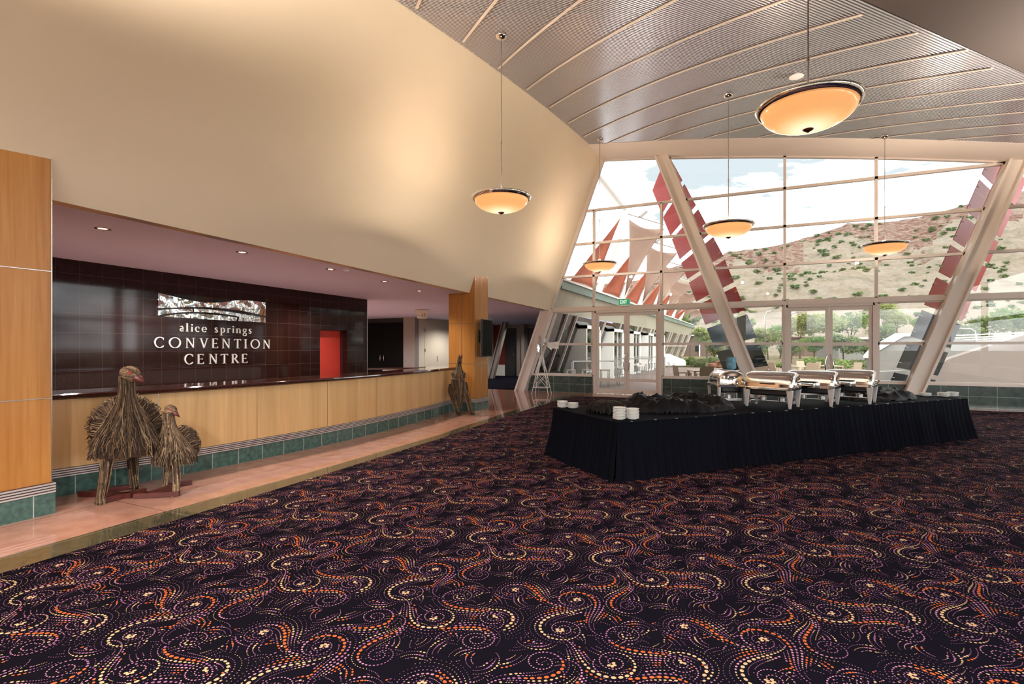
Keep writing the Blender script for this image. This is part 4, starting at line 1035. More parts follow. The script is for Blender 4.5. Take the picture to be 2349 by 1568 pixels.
# ------------------------------------------------------------------ outside: red and dark glass fins beside the columns
m_fin=plain('red_fin','#A83438',rough=.3,var=.05,scale=1.5,spec=.15)
m_find=plain('dark_fin','#182B33',rough=.35,var=.15,scale=2,spec=.08)
NZ=[.1,.96,1.83,2.7,3.58,4.44,5.2,6.13,7.0,8.1]
ordn=['lowest','second lowest','third lowest','fourth','fifth','fourth from top','third from top','second from top','topmost']
for side,fn,sg_ in (('first',cA,1),('second',cB,-1)):
    for k in range(9):
        if sg_<0 and k==8: continue
        z0,z1=NZ[k]+.07,NZ[k+1]-.07
        if z1<.4: continue
        dark=NZ[k+1]<=2.71
        def c(z,far):
            z2=z-.33 if far else z
            return Vector((fn(z2)+((.62-.12*max(0,z2-4.6) if sg_>0 else .55) if not far else (-.9 if sg_>0 else -1.2))*sg_,.16 if not far else 3.0,max(z2,.02)))
        q=[c(z0,0),c(z1,0),c(z1,1),c(z0,1)]; nrm=(q[1]-q[0]).cross(q[2]-q[0]).normalized()*.008
        t=thing('glass_fin','%s glass fin, %s of those outside the %s leaning column'%('dark mirror' if dark else 'red',ordn[k],side),'glass fin',tuple(q[0]),0,'glass fins outside the leaning columns')
        b=MB(); b.hexa([p_-q[0]-nrm for p_ in q],[p_-q[0]+nrm for p_ in q]); b.build('panel',m_find if dark else m_fin,t)
        b=MB()
        for f in (.2,.8):
            a=q[0].lerp(q[1],f)-q[0]; d=(q[3]-q[0])*.08; n2=nrm.normalized()*.03*(1 if nrm.y<0 else -1)
            b.add([a,a+d+n2*.2,a+n2,a+Vector((0,0,.03))],[(0,1,2),(0,1,3),(1,2,3),(0,2,3)])
        b.build('bracket',m_white,t)

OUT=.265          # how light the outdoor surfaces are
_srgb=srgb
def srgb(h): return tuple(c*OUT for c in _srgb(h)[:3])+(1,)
# ------------------------------------------------------------------ outside: wing of the building
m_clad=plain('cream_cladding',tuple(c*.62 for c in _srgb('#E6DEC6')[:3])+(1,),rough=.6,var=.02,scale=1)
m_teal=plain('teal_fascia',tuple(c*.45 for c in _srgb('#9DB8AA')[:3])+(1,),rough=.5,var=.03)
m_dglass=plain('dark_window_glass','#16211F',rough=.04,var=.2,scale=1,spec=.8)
def lean(z): return 1.07+.372*(z-2.92)
YE=43
b=MB(); b.hexa([(lean(2.92)-.12,.12,2.9),(lean(2.92),.12,2.9),(lean(2.92),YE,2.9),(lean(2.92)-.12,YE,2.9)],[(lean(3.75)-.12,.12,3.75),(lean(3.75),.12,3.75),(lean(3.75),YE,3.75),(lean(3.75)-.12,YE,3.75)])
ww=struct(b,'wall_wing',m_clad,'leaning cream cladding of the wing outside the glass wall','wall')
b=MB()
for y in np.arange(1,YE,1.15):
    b.hexa([(lean(2.92),y,2.92),(lean(2.92)+.004,y,2.92),(lean(2.92)+.004,y+.02,2.92),(lean(2.92),y+.02,2.92)],[(lean(3.75),y,3.75),(lean(3.75)+.004,y,3.75),(lean(3.75)+.004,y+.02,3.75),(lean(3.75),y+.02,3.75)])
b.build('seam',m_grey,ww)
b=MB(); b.box(1.2,.12,3.72,1.5,YE,4.02); struct(b,'trim_6',m_teal,'teal gutter along the wing roof','gutter')
b=MB(); b.box(.9,.12,4.02,1.56,YE,4.09); b.box(-10,.3,4.02,.9,YE,4.2); struct(b,'roof_wing',m_white,'pale roof of the wing','roof')
b=MB(); b.hexa([(0-.1,.2,.6),(.24,.2,.6),(.24,YE,.6),(-.1,YE,.6)],[(.9,.2,2.9),(1.03,.2,2.9),(1.03,YE,2.9),(.9,YE,2.9)])
struct(b,'window_9',m_dglass,'dark sloping glass along the outer face of the wing','window')
b=MB(); b.box(-.1,.2,0,.22,YE,.6); struct(b,'wall_wing_base',m_tgreenx,'dark base of the wing','wall')
mb_=MB()
for y in np.arange(1.9,YE,4.55):
    for yy in (y,y+1.2): mb_.beam((.26,yy,.6),(1.1,yy,2.92),.09,.09,up=(0,1,0))
mb_.beam((.68,.2,1.71),(.68,YE,1.71),.05,.06); mb_.build('mullion',m_frame,bpy.data.objects['window_9'])
for k,y in enumerate((3.9,8.6,13.3,18.0,22.7)):
    lab=['nearest white framed doorway of the outdoor wing','second white framed doorway along the outdoor wing','third white framed doorway along the outdoor wing','fourth white framed doorway along the outdoor wing','farthest white framed doorway along the outdoor wing'][k]
    f=MB(); f.box(.0,y,0,1.25,y+.14,2.55); f.box(0,y+2.16,0,1.25,y+2.3,2.55); f.box(0,y,2.4,1.25,y+2.3,2.55)
    for a in (y+.14,y+1.1,y+2.1): f.box(1.12,a,0,1.2,a+.07,2.4)
    f.box(1.12,y+.14,.5,1.2,y+2.16,.6); f.box(1.12,y+.14,0,1.2,y+2.16,.1); f.box(1.12,y+.14,1.68,1.2,y+2.16,1.74)
    o=struct(f,'door_%d'%(8+k),m_white,lab,'door')
    g=MB(); g.box(1.15,y+.14,.05,1.165,y+2.16,2.4); g.build('pane',m_glass,o)
# masts and shade sails
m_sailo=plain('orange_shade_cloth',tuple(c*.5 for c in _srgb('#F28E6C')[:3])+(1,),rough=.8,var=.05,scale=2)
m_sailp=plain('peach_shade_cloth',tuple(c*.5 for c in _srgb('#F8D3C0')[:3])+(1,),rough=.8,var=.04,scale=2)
def basep(k): return Vector((1.42,5.2+4.53*k,4.1))
def topp(k): return Vector((2.06,7.9+4.5*k,8.0-.42*k))
def cornp(k): return Vector((4.0,7.2+4.5*k,7.1-.38*k))
for m_ in (m_sailo,m_sailp):
    nt=m_.node_tree; bs=nt.nodes['Principled BSDF']; tr=nt.nodes.new('ShaderNodeBsdfTranslucent'); mx=nt.nodes.new('ShaderNodeMixShader'); mx.inputs[0].default_value=.45
    nt.links.new(bs.inputs['Base Color'].links[0].from_socket,tr.inputs[0]); nt.links.new(bs.outputs[0],mx.inputs[1]); nt.links.new(tr.outputs[0],mx.inputs[2]); nt.links.new(mx.outputs[0],nt.nodes['Material Output'].inputs[0])
def sail(A,B,C,mat,label,sag=.09):
    A,B,C=Vector(A),Vector(B),Vector(C); n=14; b=MB(); cen=(A+B+C)/3
    vs=[];idx={}
    nr=(B-A).cross(C-A).normalized()
    for i in range(n+1):
        for j in range(n+1-i):
            u,v=i/n,j/n; w=1-u-v; e=(u*v+v*w+w*u)*3
            edge=1-27*u*v*w; p_=A*w+B*u+C*v
            pull=(4*u*v*(1-w)**.5+4*v*w*(1-u)**.5+4*w*u*(1-v)**.5)*sag*max(0,edge)**1.0
            p_=p_.lerp(cen,pull*.9)+nr*(27*u*v*w)*.25
            idx[i,j]=len(vs); vs.append(p_)
    fs=[]
    for i in range(n):
        for j in range(n-i):
            fs.append((idx[i,j],idx[i+1,j],idx[i,j+1]))
            if i+j<n-1: fs.append((idx[i+1,j],idx[i+1,j+1],idx[i,j+1]))
    b.add(vs,fs); o=b.build('shade_sail',mat,None,smooth=True); s_=o.modifiers.new('thick','SOLIDIFY'); s_.thickness=.012
    return tag(o,label,'shade sail',None)
rank=['nearest','second','third','fourth','fifth','sixth','farthest']
for k in range(7):
    A,B,C=topp(k),basep(k),basep(k-1)
    sail(A-Vector((.15,.5,.1)),B+Vector((-.05,-.55,.05)),C+Vector((-.1,.7,.0)),m_sailo,'%s orange triangular shade sail over the wing terrace'%rank[k])
    sail(A+Vector((.1,.15,-.1)),cornp(k),basep(k+1)+Vector((.35,-.9,.1)),m_sailp,'%s peach triangular shade sail reaching over the terrace'%rank[k],.2)
    t=thing('sail_mast','%s white mast leaning up from the wing roof between sails'%rank[k],'mast',tuple(basep(k)),0,'white masts of the shade sails')
    v=topp(k)-basep(k); b=MB(); b.beam((0,0,0),tuple(v),.16,.42,up=(0,1,0)); b.build('post',m_white,t)
    b=MB(); b.tube([tuple(v+Vector((0,0,.12))),tuple(cornp(k)-basep(k)+Vector((.05,0,.1)))],.012,5); b.tube([tuple(v+Vector((0,0,.15))),tuple(v+Vector((1.6,1.2,-.3)))],.03,6); b.build('cable',m_steel,t)
    b=MB(); q=v+Vector((.7,.5,.15)); b.xf(M=Matrix.Translation(q)@Matrix.Rotation(.6,4,'Z')@Matrix.Rotation(-.7,4,'Y')); b.box(-.25,-.12,-.07,.25,.12,.07); b.build('floodlight',m_grey,t,bevel=.03)
tag(MB().tube([(1.9,2.9,8.75),tuple(topp(0)+Vector((-.02,-.6,.3)))],.19,14).build('boom_tube',m_white,smooth=40),'round white boom tube rising to the nearest mast top','boom')

# ------------------------------------------------------------------ outside: terrace and its furniture
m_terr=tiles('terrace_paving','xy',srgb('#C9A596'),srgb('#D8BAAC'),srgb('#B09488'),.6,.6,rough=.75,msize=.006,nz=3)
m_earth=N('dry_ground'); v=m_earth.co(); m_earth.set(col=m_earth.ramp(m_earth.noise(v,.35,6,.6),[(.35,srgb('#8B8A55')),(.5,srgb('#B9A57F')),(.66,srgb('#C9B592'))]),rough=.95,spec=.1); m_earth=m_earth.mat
b=MB(); b.box(-.2,.1,-.1,24,26,-.015); struct(b,'ground_1',m_terr,'pinkish paved terrace outside the glass wall','terrace')
b=MB(); b.box(-320,-300,-.4,420,420,-.12); struct(b,'ground_2',m_earth,'dry ground around the building','ground')
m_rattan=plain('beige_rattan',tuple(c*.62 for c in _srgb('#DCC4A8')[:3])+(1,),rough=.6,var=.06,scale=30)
def chair0():
    t=thing('terrace_chair','','chair',(0,0,0),0,'beige chairs on the terrace')
    b=MB(); b.box(-.25,-.24,.40,.25,.24,.45); b.build('seat',m_rattan,t)
    b=MB(); b.hexa([(-.25,.2,.45),(.25,.2,.45),(.25,.24,.45),(-.25,.24,.45)],[(-.24,.29,.93),(.24,.29,.93),(.24,.32,.93),(-.24,.32,.93)]); b.build('backrest',m_rattan,t)
    for sx in (-1,1):
        for sy in (-1,1):
            b=MB(); b.box(sx*.23-.02,sy*.22-.02,0,sx*.23+.02,sy*.22+.02,.40 if sy>0 else .66); b.build('leg',m_rattan,t)
        b=MB(); b.box(sx*.25-.025,-.24,.64,sx*.25+.025,.26,.67); b.build('armrest',m_rattan,t)
    return t
CH=[None]
def chair(X,Y,face,label):
    p=cw(X,Y); rz=yaw(*face)+PI/2                      # sits facing local -y
    if CH[0] is None: CH[0]=chair0(); CH[0].location=(*p,-.015); CH[0].rotation_euler=(0,0,rz); CH[0]['label']=label
    else: dup(CH[0],(*p,-.015),rz,label)
TBL=[None]
def dtable(X,Y,label):
    p=cw(X,Y)
    if TBL[0] is None:
        t=thing('terrace_table',label,'table',(*p,-.015),math.radians(25),'beige tables on the terrace')
        b=MB(); b.box(-.42,-.42,.70,.42,.42,.74); b.build('tabletop',m_rattan,t)
        for sx in (-1,1):
            for sy in (-1,1): b=MB(); b.box(sx*.36-.04,sy*.36-.04,0,sx*.36+.04,sy*.36+.04,.7); b.build('leg',m_rattan,t)
        TBL[0]=t
    else: dup(TBL[0],(*p,-.015),math.radians(25),label)
dtable(7.2,19.9,'square beige terrace table by the window left of the water cooler')
chair(6.45,19.75,(1,.05),'beige armchair in profile, left of the terrace table by the water cooler')
chair(7.0,19.0,(.1,1),'beige armchair seen from behind at the terrace table by the water cooler')
chair(7.85,19.9,(-1,0),'beige armchair in profile, right of the terrace table by the water cooler')
dtable(13.4,24.2,'square beige terrace table seen through the left leaf of right doors')
chair(12.2,24.0,(1,.1),'beige terrace chair showing just left of the right double doors')
chair(13.1,23.0,(.2,1),'beige terrace chair seen from behind at the doors left leaf')
chair(14.1,24.6,(-1,.1),'beige terrace chair right of the table behind the doors left leaf')
dtable(15.2,25.0,'square beige terrace table seen through the right leaf of right doors')
chair(14.5,25.9,(.3,-1),'beige terrace chair farthest back beyond the right double doors')
chair(15.6,24.0,(-.3,1),'beige terrace chair seen from behind at the doors right leaf')
chair(9.75,20.6,(.2,1),'beige terrace chair seen over the nearest chafing dish')
# bar tables and stools by the wing
BT=[None]
def btable(X,Y,L,label):
    p=cw(X,Y); rz=math.radians(25)
    t=thing('bar_table',label,'bar table',(*p,-.015),rz,'steel bar tables by the wing')
    b=MB(); b.box(-L/2,-.3,1.0,L/2,.3,1.05); b.build('tabletop',m_steel,t)
    for sx in (-1,1):
        for sy in (-1,1): b=MB(); x=sx*(L/2-.03); b.box(x-.025,sy*.27-.025,0,x+.025,sy*.27+.025,1.0); b.build('leg',m_steel,t)
btable(3.55,22.3,2.0,'nearest steel bar table, seen through the left leaf of left doors'); btable(6.2,27.0,1.9,'middle steel bar table beside the wing doorways'); btable(8.2,31.5,1.9,'farthest steel bar table, seen through the right leaf of left doors')
ST=[None]
def stool(X,Y,label):
    p=cw(X,Y); rz=math.radians(25)
    if ST[0] is None:
        t=thing('bar_stool',label,'stool',(*p,-.015),rz,'bar stools by the wing')
        b=MB(); b.box(-.18,-.18,.66,.18,.18,.71); b.build('seat',m_frame,t)
        for sx in (-1,1):
            for sy in (-1,1): b=MB(); b.box(sx*.155-.016,sy*.155-.016,0,sx*.155+.016,sy*.155+.016,.66); b.build('leg',m_steel,t)
        b=MB()
        for s_ in (-1,1): b.box(-.155,s_*.155-.01,.25,.155,s_*.155+.01,.27); b.box(s_*.155-.01,-.155,.25,s_*.155+.01,.155,.27)
        b.build('foot_rail',m_steel,t); ST[0]=t
    else: dup(ST[0],(*p,-.015),rz,label)
for X,Y,l in ((2.4,21.3,'bar stool farthest left, behind the sloping window'),(3.05,21.5,'bar stool in front of the nearest bar table, left one'),(3.8,21.4,'bar stool in front of the nearest bar table, right one'),(4.75,22.6,'bar stool at the right end of the nearest bar table'),
              (5.6,26.0,'bar stool in front of the middle bar table, left one'),(6.4,26.1,'bar stool in front of the middle bar table, right one'),(7.6,30.3,'bar stool in front of the farthest bar table, left one'),(8.5,30.5,'bar stool in front of the farthest bar table, right one'),(9.6,31.5,'bar stool at the right end of the farthest bar table')): stool(X,Y,l)

# low walls, ramp, railing
m_conc=plain('pale_concrete','#E6E1D8',rough=.8,var=.05,scale=3)
m_pinkrefl=plain('pink_reflection','#E6D0C4',rough=.8,var=.04,scale=2)
def at(u,v,Y): return Vector((*cw((u-1174.5)/1200*Y,Y),1.6+(796-v)/1200*Y))
def wallpoly(name,mat,pix,Y,th,label,cat,slope=0):
    q=[at(u,v,Y+slope*(u-2000)/300) for u,v in pix]; back=Vector((EO[0]*0-.4241,.9056,0))*th
    b=MB(); n=len(q); b.add(q+[p_+back for p_ in q],[tuple(range(n)),tuple(range(2*n-1,n-1,-1))]+[(i,i+n,(i+1)%n+n,(i+1)%n) for i in range(n)])
    return tag(b.build(name,mat),label,cat)
wallpoly('ramp_wall',m_conc,[(2000,872),(2000,822),(2020,803),(2074,772),(2150,770),(2300,790),(2300,872)],25,.4,'pale concrete ramp wall beyond the terrace at right','wall')
wallpoly('ramp_coping',m_white,[(2000,821),(2020,802),(2074,771),(2150,769),(2150,764),(2073,764),(2018,796),(2000,815)],24.9,.6,'white coping on the sloping ramp wall','coping')
wallpoly('garden_step',m_conc,[(1985,885),(1985,853),(2075,850),(2075,885)],22.2,.4,'low concrete steps at the foot of the ramp wall','steps')
wallpoly('reflection_panel',m_pinkrefl,[(2110,905),(2110,856),(2180,822),(2349,768),(2480,730),(2480,905)],20.5,.3,'pale pink sloping panel imitating an interior reflection in the right windows','wall')  # solid panel in place of the room's reflection in the glass
wallpoly('low_white_wall',m_white,[(1500,838),(1500,812),(1535,811),(1572,826),(1574,838)],42,.4,'low white garden wall at the terrace edge','wall')
t=thing('pipe_railing','white pipe railing with four rails above the ramp','railing',tuple(at(2200,783,31)))
b=MB(); o0=at(2200,783,31)
for dv in (0,6,11,16): b.tube([at(2170,770+dv,31)-o0,at(2480,757+dv,31)-o0],.035,6)
b.build('rail',m_white,t); b=MB()
for u in (2190,2240,2330,2420): b.tube([at(u,800,31)-o0,at(u,767,31)-o0],.03,6)
b.build('post',m_white,t)
# low brick building and shed roofs far behind
m_brick=tiles('red_brick','xy',srgb('#A9583F'),srgb('#BF6E50'),srgb('#B89483'),.5,.2,rough=.8,nz=2)
def house(name,label,X0,X1,Y,h,d,mat,cols=0,roof=m_white):
    p=cw(X0,Y); rz=math.radians(25.09); t=thing(name,label,'building',(*p,-.12),rz); L=X1-X0
    b=MB(); b.box(0,0,0,L,d,h); b.build('wall',mat,t)
    b=MB(); b.box(-.4,-.6,h,L+.4,d+.3,h+.25); b.build('roof',roof,t)
    for i in range(cols):
        b=MB(); x=.5+i*(L-1)/max(1,cols-1); b.box(x-.1,-.5,0,x+.1,-.3,h); b.build('post',m_white,t)
    for i in range(max(2,int(L/3))):
        b=MB(); x=1+i*3; b.box(x,-.03,.9,x+1,.02,2); b.build('window',m_dglass,t)
house('brick_building','low red brick building with white posts beyond the terrace',25,43,100,3.9,8,m_brick,6)
house('brick_building','small red brick house among trees behind right double doors',56,61,100,3.5,5,m_brick,0,m_brick)
house('white_shed','white roofed shed behind the trees near the ramp',44,52,70.5,2.8,5,m_conc)
# rocks
rg2=random.Random(4)
m_rock=plain('red_rock','#C98868',rough=.9,var=.25,scale=2)
for i,(u,v,r) in enumerate(((1634,838,.4),(1656,834,.6),(1679,837,.42),(1795,842,.45))):
    p=at(u,v,43); b=MB(); b.ball((0,0,0),(r,r*.6,r*.75),10,7,.22,i); o=b.build('garden_rock',m_rock,None,loc=(p.x,p.y,r*.35-.12))
    tag(o,['red garden rock at the left of the rock pile','biggest red garden rock in the pile','red garden rock at the right of the rock pile','lone red rock beside the clipped green hedge'][i],'rock','red garden rocks')
# lamp posts
for u,Y,top,lab,arm in ((1755,70,712,'tall thin lamp post standing before the hill',1.0),(1812,52,715,'curved lamp post behind the right double doors',.7),(2238,60,752,'lamp post behind the white pipe railing',-1.6)):
    p=at(u,top,Y); t=thing('lamp_post',lab,'lamp post',(p.x,p.y,-.12)); h=p.z+.1
    b=MB(); b.tube([(0,0,0),(0,0,h*.9),(arm*.25,0,h*.98),(arm,0,h)],.07,8); b.build('pole',m_steel,t,smooth=True); b=MB(); b.box(min(arm*.8,arm*1.5),-.15,h-.05,max(arm*.8,arm*1.5),.15,h+.08); b.build('lamp_head',m_grey,t)

# ------------------------------------------------------------------ hill, trees, shrubs
def foliage_mesh(name,seed,n,size,mats,shape=(1,1,.8),lobes=7):
    r=random.Random(seed); b=MB(); L=[(0,0,0,.62)]
    for _ in range(lobes):
        a=r.random()*2*PI; q=r.uniform(.35,.62); L.append((q*math.cos(a),q*math.sin(a),r.uniform(-.3,.5),r.uniform(.3,.5)))
    for i in range(n):
        cx,cy,cz,cr=r.choice(L); d=Vector((r.gauss(0,1),r.gauss(0,1),r.gauss(0,1))).normalized()*cr*r.uniform(.55,1.05)
        p=Vector(((cx+d.x)*shape[0],(cy+d.y)*shape[1],(cz+d.z)*shape[2])); u=Vector((r.gauss(0,1),r.gauss(0,1),r.gauss(0,.6))).normalized(); w=u.orthogonal().normalized()
        s_=size*r.uniform(.6,1.3); b.mat(r.randrange(len(mats))); b.add([p-u*s_,p+w*s_*.5,p+u*s_,p-w*s_*.5],[(0,1,2,3)])
    return b.mesh(name,mats)
def leafmat(name,h,tr=.4):
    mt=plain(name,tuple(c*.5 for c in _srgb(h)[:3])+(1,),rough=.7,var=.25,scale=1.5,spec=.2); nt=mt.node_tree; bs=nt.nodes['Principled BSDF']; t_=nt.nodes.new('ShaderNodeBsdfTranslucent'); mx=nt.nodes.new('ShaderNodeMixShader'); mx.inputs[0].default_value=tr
    nt.links.new(bs.inputs['Base Color'].links[0].from_socket,t_.inputs[0]); nt.links.new(bs.outputs[0],mx.inputs[1]); nt.links.new(t_.outputs[0],mx.inputs[2]); nt.links.new(mx.outputs[0],nt.nodes['Material Output'].inputs[0]); return mt
g1,g2,g3,g4=leafmat('leaf_olive','#9DAE62'),leafmat('leaf_green','#86B062'),leafmat('leaf_yellow','#C2C474'),leafmat('leaf_grey','#93A380')
m_bark=plain('bark','#8A7864',rough=.9,var=.2)
crown=[foliage_mesh('crown',s,1500,.085,mt) for s,mt in ((1,[g1,g3]),(2,[g2,g1]),(3,[g1,g4]))]
bushm=[foliage_mesh('bush',s,600,.12,mt,lobes=5) for s,mt in ((11,[g2,g1]),(12,[g4,g1]),(13,[g2,g2,g3]))]
def tree(u,v,px,Y,kind,label):
    p=at(u,v,Y); r=px*Y/1200; t=thing('garden_tree',label,'tree',(p.x,p.y,-.12),rg2.random()*6,'trees beyond the terrace')
    o=bpy.data.objects.new('crown',crown[kind]); COL.objects.link(o); o.parent=t; o.location=(0,0,p.z+.12); o.scale=(r*1.5,r*1.5,r*1.45)
    b=MB(); h=p.z; tp=[(0,0,0),(.1*r,0,h*.5),(0,.1*r,h)]; b.tube(tp,[.09*r**.5,.07*r**.5,.04*r**.5],6); b.tube([tp[1],(.5*r,.2*r,h+.1*r)],.04,5); b.tube([tp[1],(-.5*r,-.1*r,h)],.04,5); b.build('trunk',m_bark,t)
trees=[(1545,735,26,88,1),(1582,735,25,97,2),(1622,772,24,70,0),(1668,762,26,80,1),(1705,748,26,84,2),(1762,775,26,72,0),(1790,765,25,81,1),(1835,748,30,74,0),(1868,790,24,60,1),(1905,742,30,76,0),(1955,742,30,78,1),(1935,790,26,60,2),(1985,800,22,65,1),(2028,712,26,80,0),(2058,735,25,94,0),(2030,765,24,66,2),(2185,722,20,84,0),(2120,745,22,80,1),(2270,748,30,72,2),(2325,735,36,88,1),(2220,765,22,70,2),(1640,800,20,56,0),(1730,805,22,56,2),(1525,770,18,90,1),(1815,800,20,56,2)]
for T_ in trees: tree(*T_,['loose olive green tree at the foot of the hill','fresh green leafy tree at the foot of the hill','grey green tree at the foot of the hill'][T_[4]])
def bush(u,Y,r,kind,label,group,name='garden_shrub',h=.8):
    X=(u-1174.5)/1200*Y; p=cw(X,Y); o=bpy.data.objects.new(name,bushm[kind]); COL.objects.link(o); o.location=(p[0],p[1],r*h*.55-.12); o.scale=(r,r,r*h); o.rotation_euler=(0,0,rg2.random()*6)
    tag(o,label,'shrub',group)
for i,(u,Y,r,k) in enumerate(((1557,44,.7,0),(1580,47,.95,2),(1600,45,.9,1),(1619,47,.95,1),(1640,49,1.0,1),(1660,51,.95,2),(1700,50,1.1,1),(1725,53,1.1,2),(1850,45,.95,2),(1878,42,.95,2),(1905,44,.95,1),(1930,39,.85,2),(1962,43.5,.85,1),(1988,38.5,.75,1))):
    bush(u,Y,r,k,'leafy garden shrub behind the terrace, %s'%('near the white wall and rocks' if u<1680 else 'behind the first leaning column' if u<1800 else 'beyond the right double doors'),'garden shrubs behind the terrace')
for i,u in enumerate((1765,1780,1795)): bush(u,40,.62,2,'bright green low hedge bush just left of the right double doors','bright hedge bushes',h=.75)
# the range behind
E_=[(700,560),(1000,600),(1200,640),(1400,650),(1500,640),(1560,608),(1660,585),(1735,572),(1800,556),(1860,543),(1945,513),(2005,508),(2100,495),(2220,470),(2349,440),(2600,395),(3000,360),(3800,400)]
def ridge(u): 
    return float(np.interp(u,[e[0] for e in E_],[(796-e[1])/1200 for e in E_]))
def hillpt(u,f):
    """f 0 at the foot, 1 on the crest, more behind it"""
    r=(u-1174.5)/1200; Y=105+f*190; X=r*Y; zc=ridge(u)*295+1.6
    n1=mnoise.fractal(Vector((X*.02,Y*.02,0)),1.0,2.0,4); n2=mnoise.fractal(Vector((X*.07,Y*.07,3)),1,2,4)
    g=(.06*f+.94*f**1.25) if f<=1 else 1-(f-1)*1.2
    z=zc*g+(n1*6+n2*2.2)*min(1,f*2)*(1-.75*max(0,f-.75)/.25 if f<=1 else .2)
    if .74<f<1: z+=2.5*mnoise.noise(Vector((X*.12,f*9,1)))
    p=cw(X,Y); return Vector((p[0],p[1],z-.12))
hm_=N('range_ground'); v=hm_.co(); f1=hm_.noise(v,.09,8,.65); f2=hm_.noise(v,.6,6,.7)
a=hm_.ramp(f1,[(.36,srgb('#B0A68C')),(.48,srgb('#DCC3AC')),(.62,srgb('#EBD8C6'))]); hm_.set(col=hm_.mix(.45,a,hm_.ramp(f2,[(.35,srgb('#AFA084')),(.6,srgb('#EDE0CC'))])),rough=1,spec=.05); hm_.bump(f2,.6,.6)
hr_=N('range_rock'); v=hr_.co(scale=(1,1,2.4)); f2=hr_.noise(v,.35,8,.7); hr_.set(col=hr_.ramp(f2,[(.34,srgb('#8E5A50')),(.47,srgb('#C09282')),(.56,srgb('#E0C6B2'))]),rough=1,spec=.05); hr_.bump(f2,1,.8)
b=MB(); us=np.arange(700,3800,9); fsn=list(np.linspace(0,1,70))+[1.08,1.3]
vs=[hillpt(u,f) for f in fsn for u in us]; nu=len(us)
for j in range(len(fsn)-1):
    for i in range(nu-1):
        fm=(fsn[j]+fsn[j+1])/2; nn=mnoise.fractal(Vector((us[i]*.006,fm*5,2)),1,2,3)
        b.mi.append(1 if fm+nn*.30+.12*mnoise.noise(Vector((us[i]*.05,fm*40,8)))>.78 else 0); b.f.append((j*nu+i,j*nu+i+1,(j+1)*nu+i+1,(j+1)*nu+i))
b.v=[tuple(p) for p in vs]
struct(b,'hill',[hm_.mat,hr_.mat],'dry rocky hillside with a red rock crest behind the terrace','hill',smooth=True)
# real hillside shrubs, one object each
rg3=random.Random(33); cnt=0
hb=[foliage_mesh('hill_bush',s,170,.2,mt,lobes=4) for s,mt in ((21,[g4,g2]),(22,[g4,g1]))]
placed=[]
while cnt<298:
    u=rg3.uniform(1540,2380); f=.2+.78*rg3.random()**.9
    if mnoise.noise(Vector((u*.01,f*6,5)))<-.12: continue
    p=hillpt(u,f); r=rg3.uniform(.6,1.9)*(.75+.5*f)
    if any((p-q_).length<(r+r_)*1.3 for q_,r_ in placed): continue
    placed.append((p,r)); o=bpy.data.objects.new('hillside_shrub',hb[cnt%2]); COL.objects.link(o)
    o.location=(p.x,p.y,p.z+r*.35); o.scale=(r*1.2,r*1.2,r*.8); o.rotation_euler=(0,0,rg3.random()*6); tag(o,'small grey green shrub dotted on the dry hillside','shrub','hillside shrubs'); cnt+=1

# ------------------------------------------------------------------ light
w=bpy.data.worlds.new('sky'); scene.world=w; w.use_nodes=True; nt=w.node_tree; n_=nt.nodes; l_=nt.links
tc=n_.new('ShaderNodeTexCoord'); mp=n_.new('ShaderNodeMapping'); mp.inputs['Scale'].default_value=(1,1,3.2); l_.new(tc.outputs['Generated'],mp.inputs[0])
nz=n_.new('ShaderNodeTexNoise'); nz.inputs['Scale'].default_value=2.6; nz.inputs['Detail'].default_value=7; nz.inputs['Roughness'].default_value=.55; l_.new(mp.outputs[0],nz.inputs['Vector'])
rp=n_.new('ShaderNodeValToRGB'); e=rp.color_ramp.elements; e[0].position=.45; e[0].color=(.110,.122,.132,1); e[1].position=.60; e[1].color=(1,1,1,1); l_.new(nz.outputs['Fac'],rp.inputs[0])
bg=n_['Background']; l_.new(rp.outputs[0],bg.inputs[0]); bg.inputs[1].default_value=SKY
S=bpy.data.lights.new('sun','SUN'); S.energy=SUN; S.angle=math.radians(12); S.color=(1,.95,.88); so=bpy.data.objects.new('sun',S); COL.objects.link(so); so.rotation_euler=(math.radians(38),0,math.radians(35))
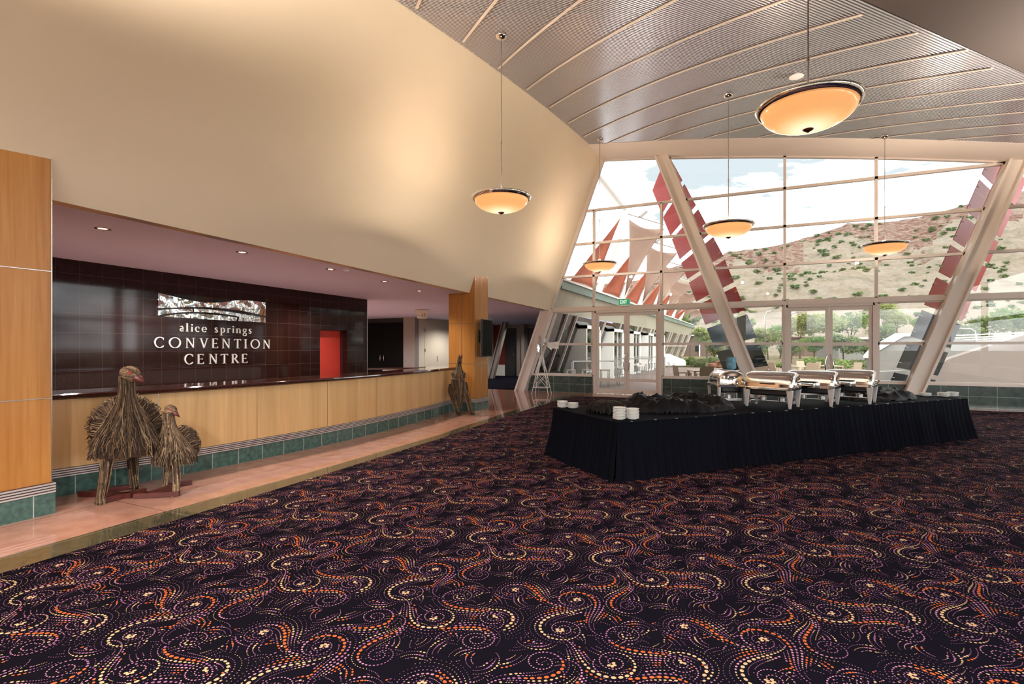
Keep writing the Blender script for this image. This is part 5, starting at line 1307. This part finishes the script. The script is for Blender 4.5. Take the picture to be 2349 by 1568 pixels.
def lamp(kind,name,loc,energy,color,size=.3,rot=(0,0,0),**k):
    L=bpy.data.lights.new(name,kind); L.energy=energy; L.color=color
    if kind=='AREA': L.size=size
    else: L.shadow_soft_size=size
    for a_,v_ in k.items(): setattr(L,a_,v_)
    o=bpy.data.objects.new(name,L); COL.objects.link(o); o.location=loc; o.rotation_euler=rot; return o
# unseen downward spots added under the ceiling to brighten the dim hall
for x in (4.5,8.5,12.5,16.5):
    for y in (-23.5,-20.0): lamp('SPOT','ceiling_fill',(x,y,5.6),CEILW*3.6,(1,.93,.9),.07,spot_size=2.7,spot_blend=.6)
for s,y,q in ((4.6,-17.6,1300),(3.7,-21.5,800),(8.5,-21.5,420),(12.6,-9,480),(13,-16.5,400),(15.2,-4.3,200)): lamp('SPOT','pendant_or_fill',(s,y,4.2),q*1.3,(1,.86,.73),.2,(PI,0,0),spot_size=2.9,spot_blend=.5)  # upward fill spots with no lamp around them, added to lift the cream wall
for s,y in ((-1.2,-16),(-1.2,-12),(-1.2,-8.5)): lamp('SPOT','lobby_fill',(s,y,2.95),110,(1,.93,.88),.04,spot_size=2.6,spot_blend=.6)  # extra spots without fixtures, added to light the reception
for s,y in ((-7.5,-2),(-4.5,-1.5),(-4,3),(-2.5,6.5),(-7.5,4)): lamp('SPOT','lobby_fill',(s,y,2.85),120,(1,.92,.86),.04,spot_size=2.7,spot_blend=.6)  # same kind of added fill for lobby and corridor

# ------------------------------------------------------------------ camera
cam=bpy.data.cameras.new('camera'); cam.sensor_width=36; cam.lens=36*1200/2349; cam.shift_y=(796-784)/2349; cam.clip_end=2000; cam.clip_start=.05
co=bpy.data.objects.new('camera',cam); COL.objects.link(co); co.location=CAM; co.rotation_euler=(PI/2,0,math.radians(25.09)); scene.camera=co
vs_=scene.view_settings; vs_.view_transform='Standard'; vs_.look='None'; vs_.gamma=1; vs_.exposure=EXPO; vs_.use_curve_mapping=False
try:
    cy=scene.cycles; cy.max_bounces=7; cy.diffuse_bounces=4; cy.glossy_bounces=4; cy.transparent_max_bounces=14; cy.transmission_bounces=4; cy.caustics_reflective=False; cy.caustics_refractive=False; cy.use_denoising=True; cy.sample_clamp_indirect=6
except Exception: pass
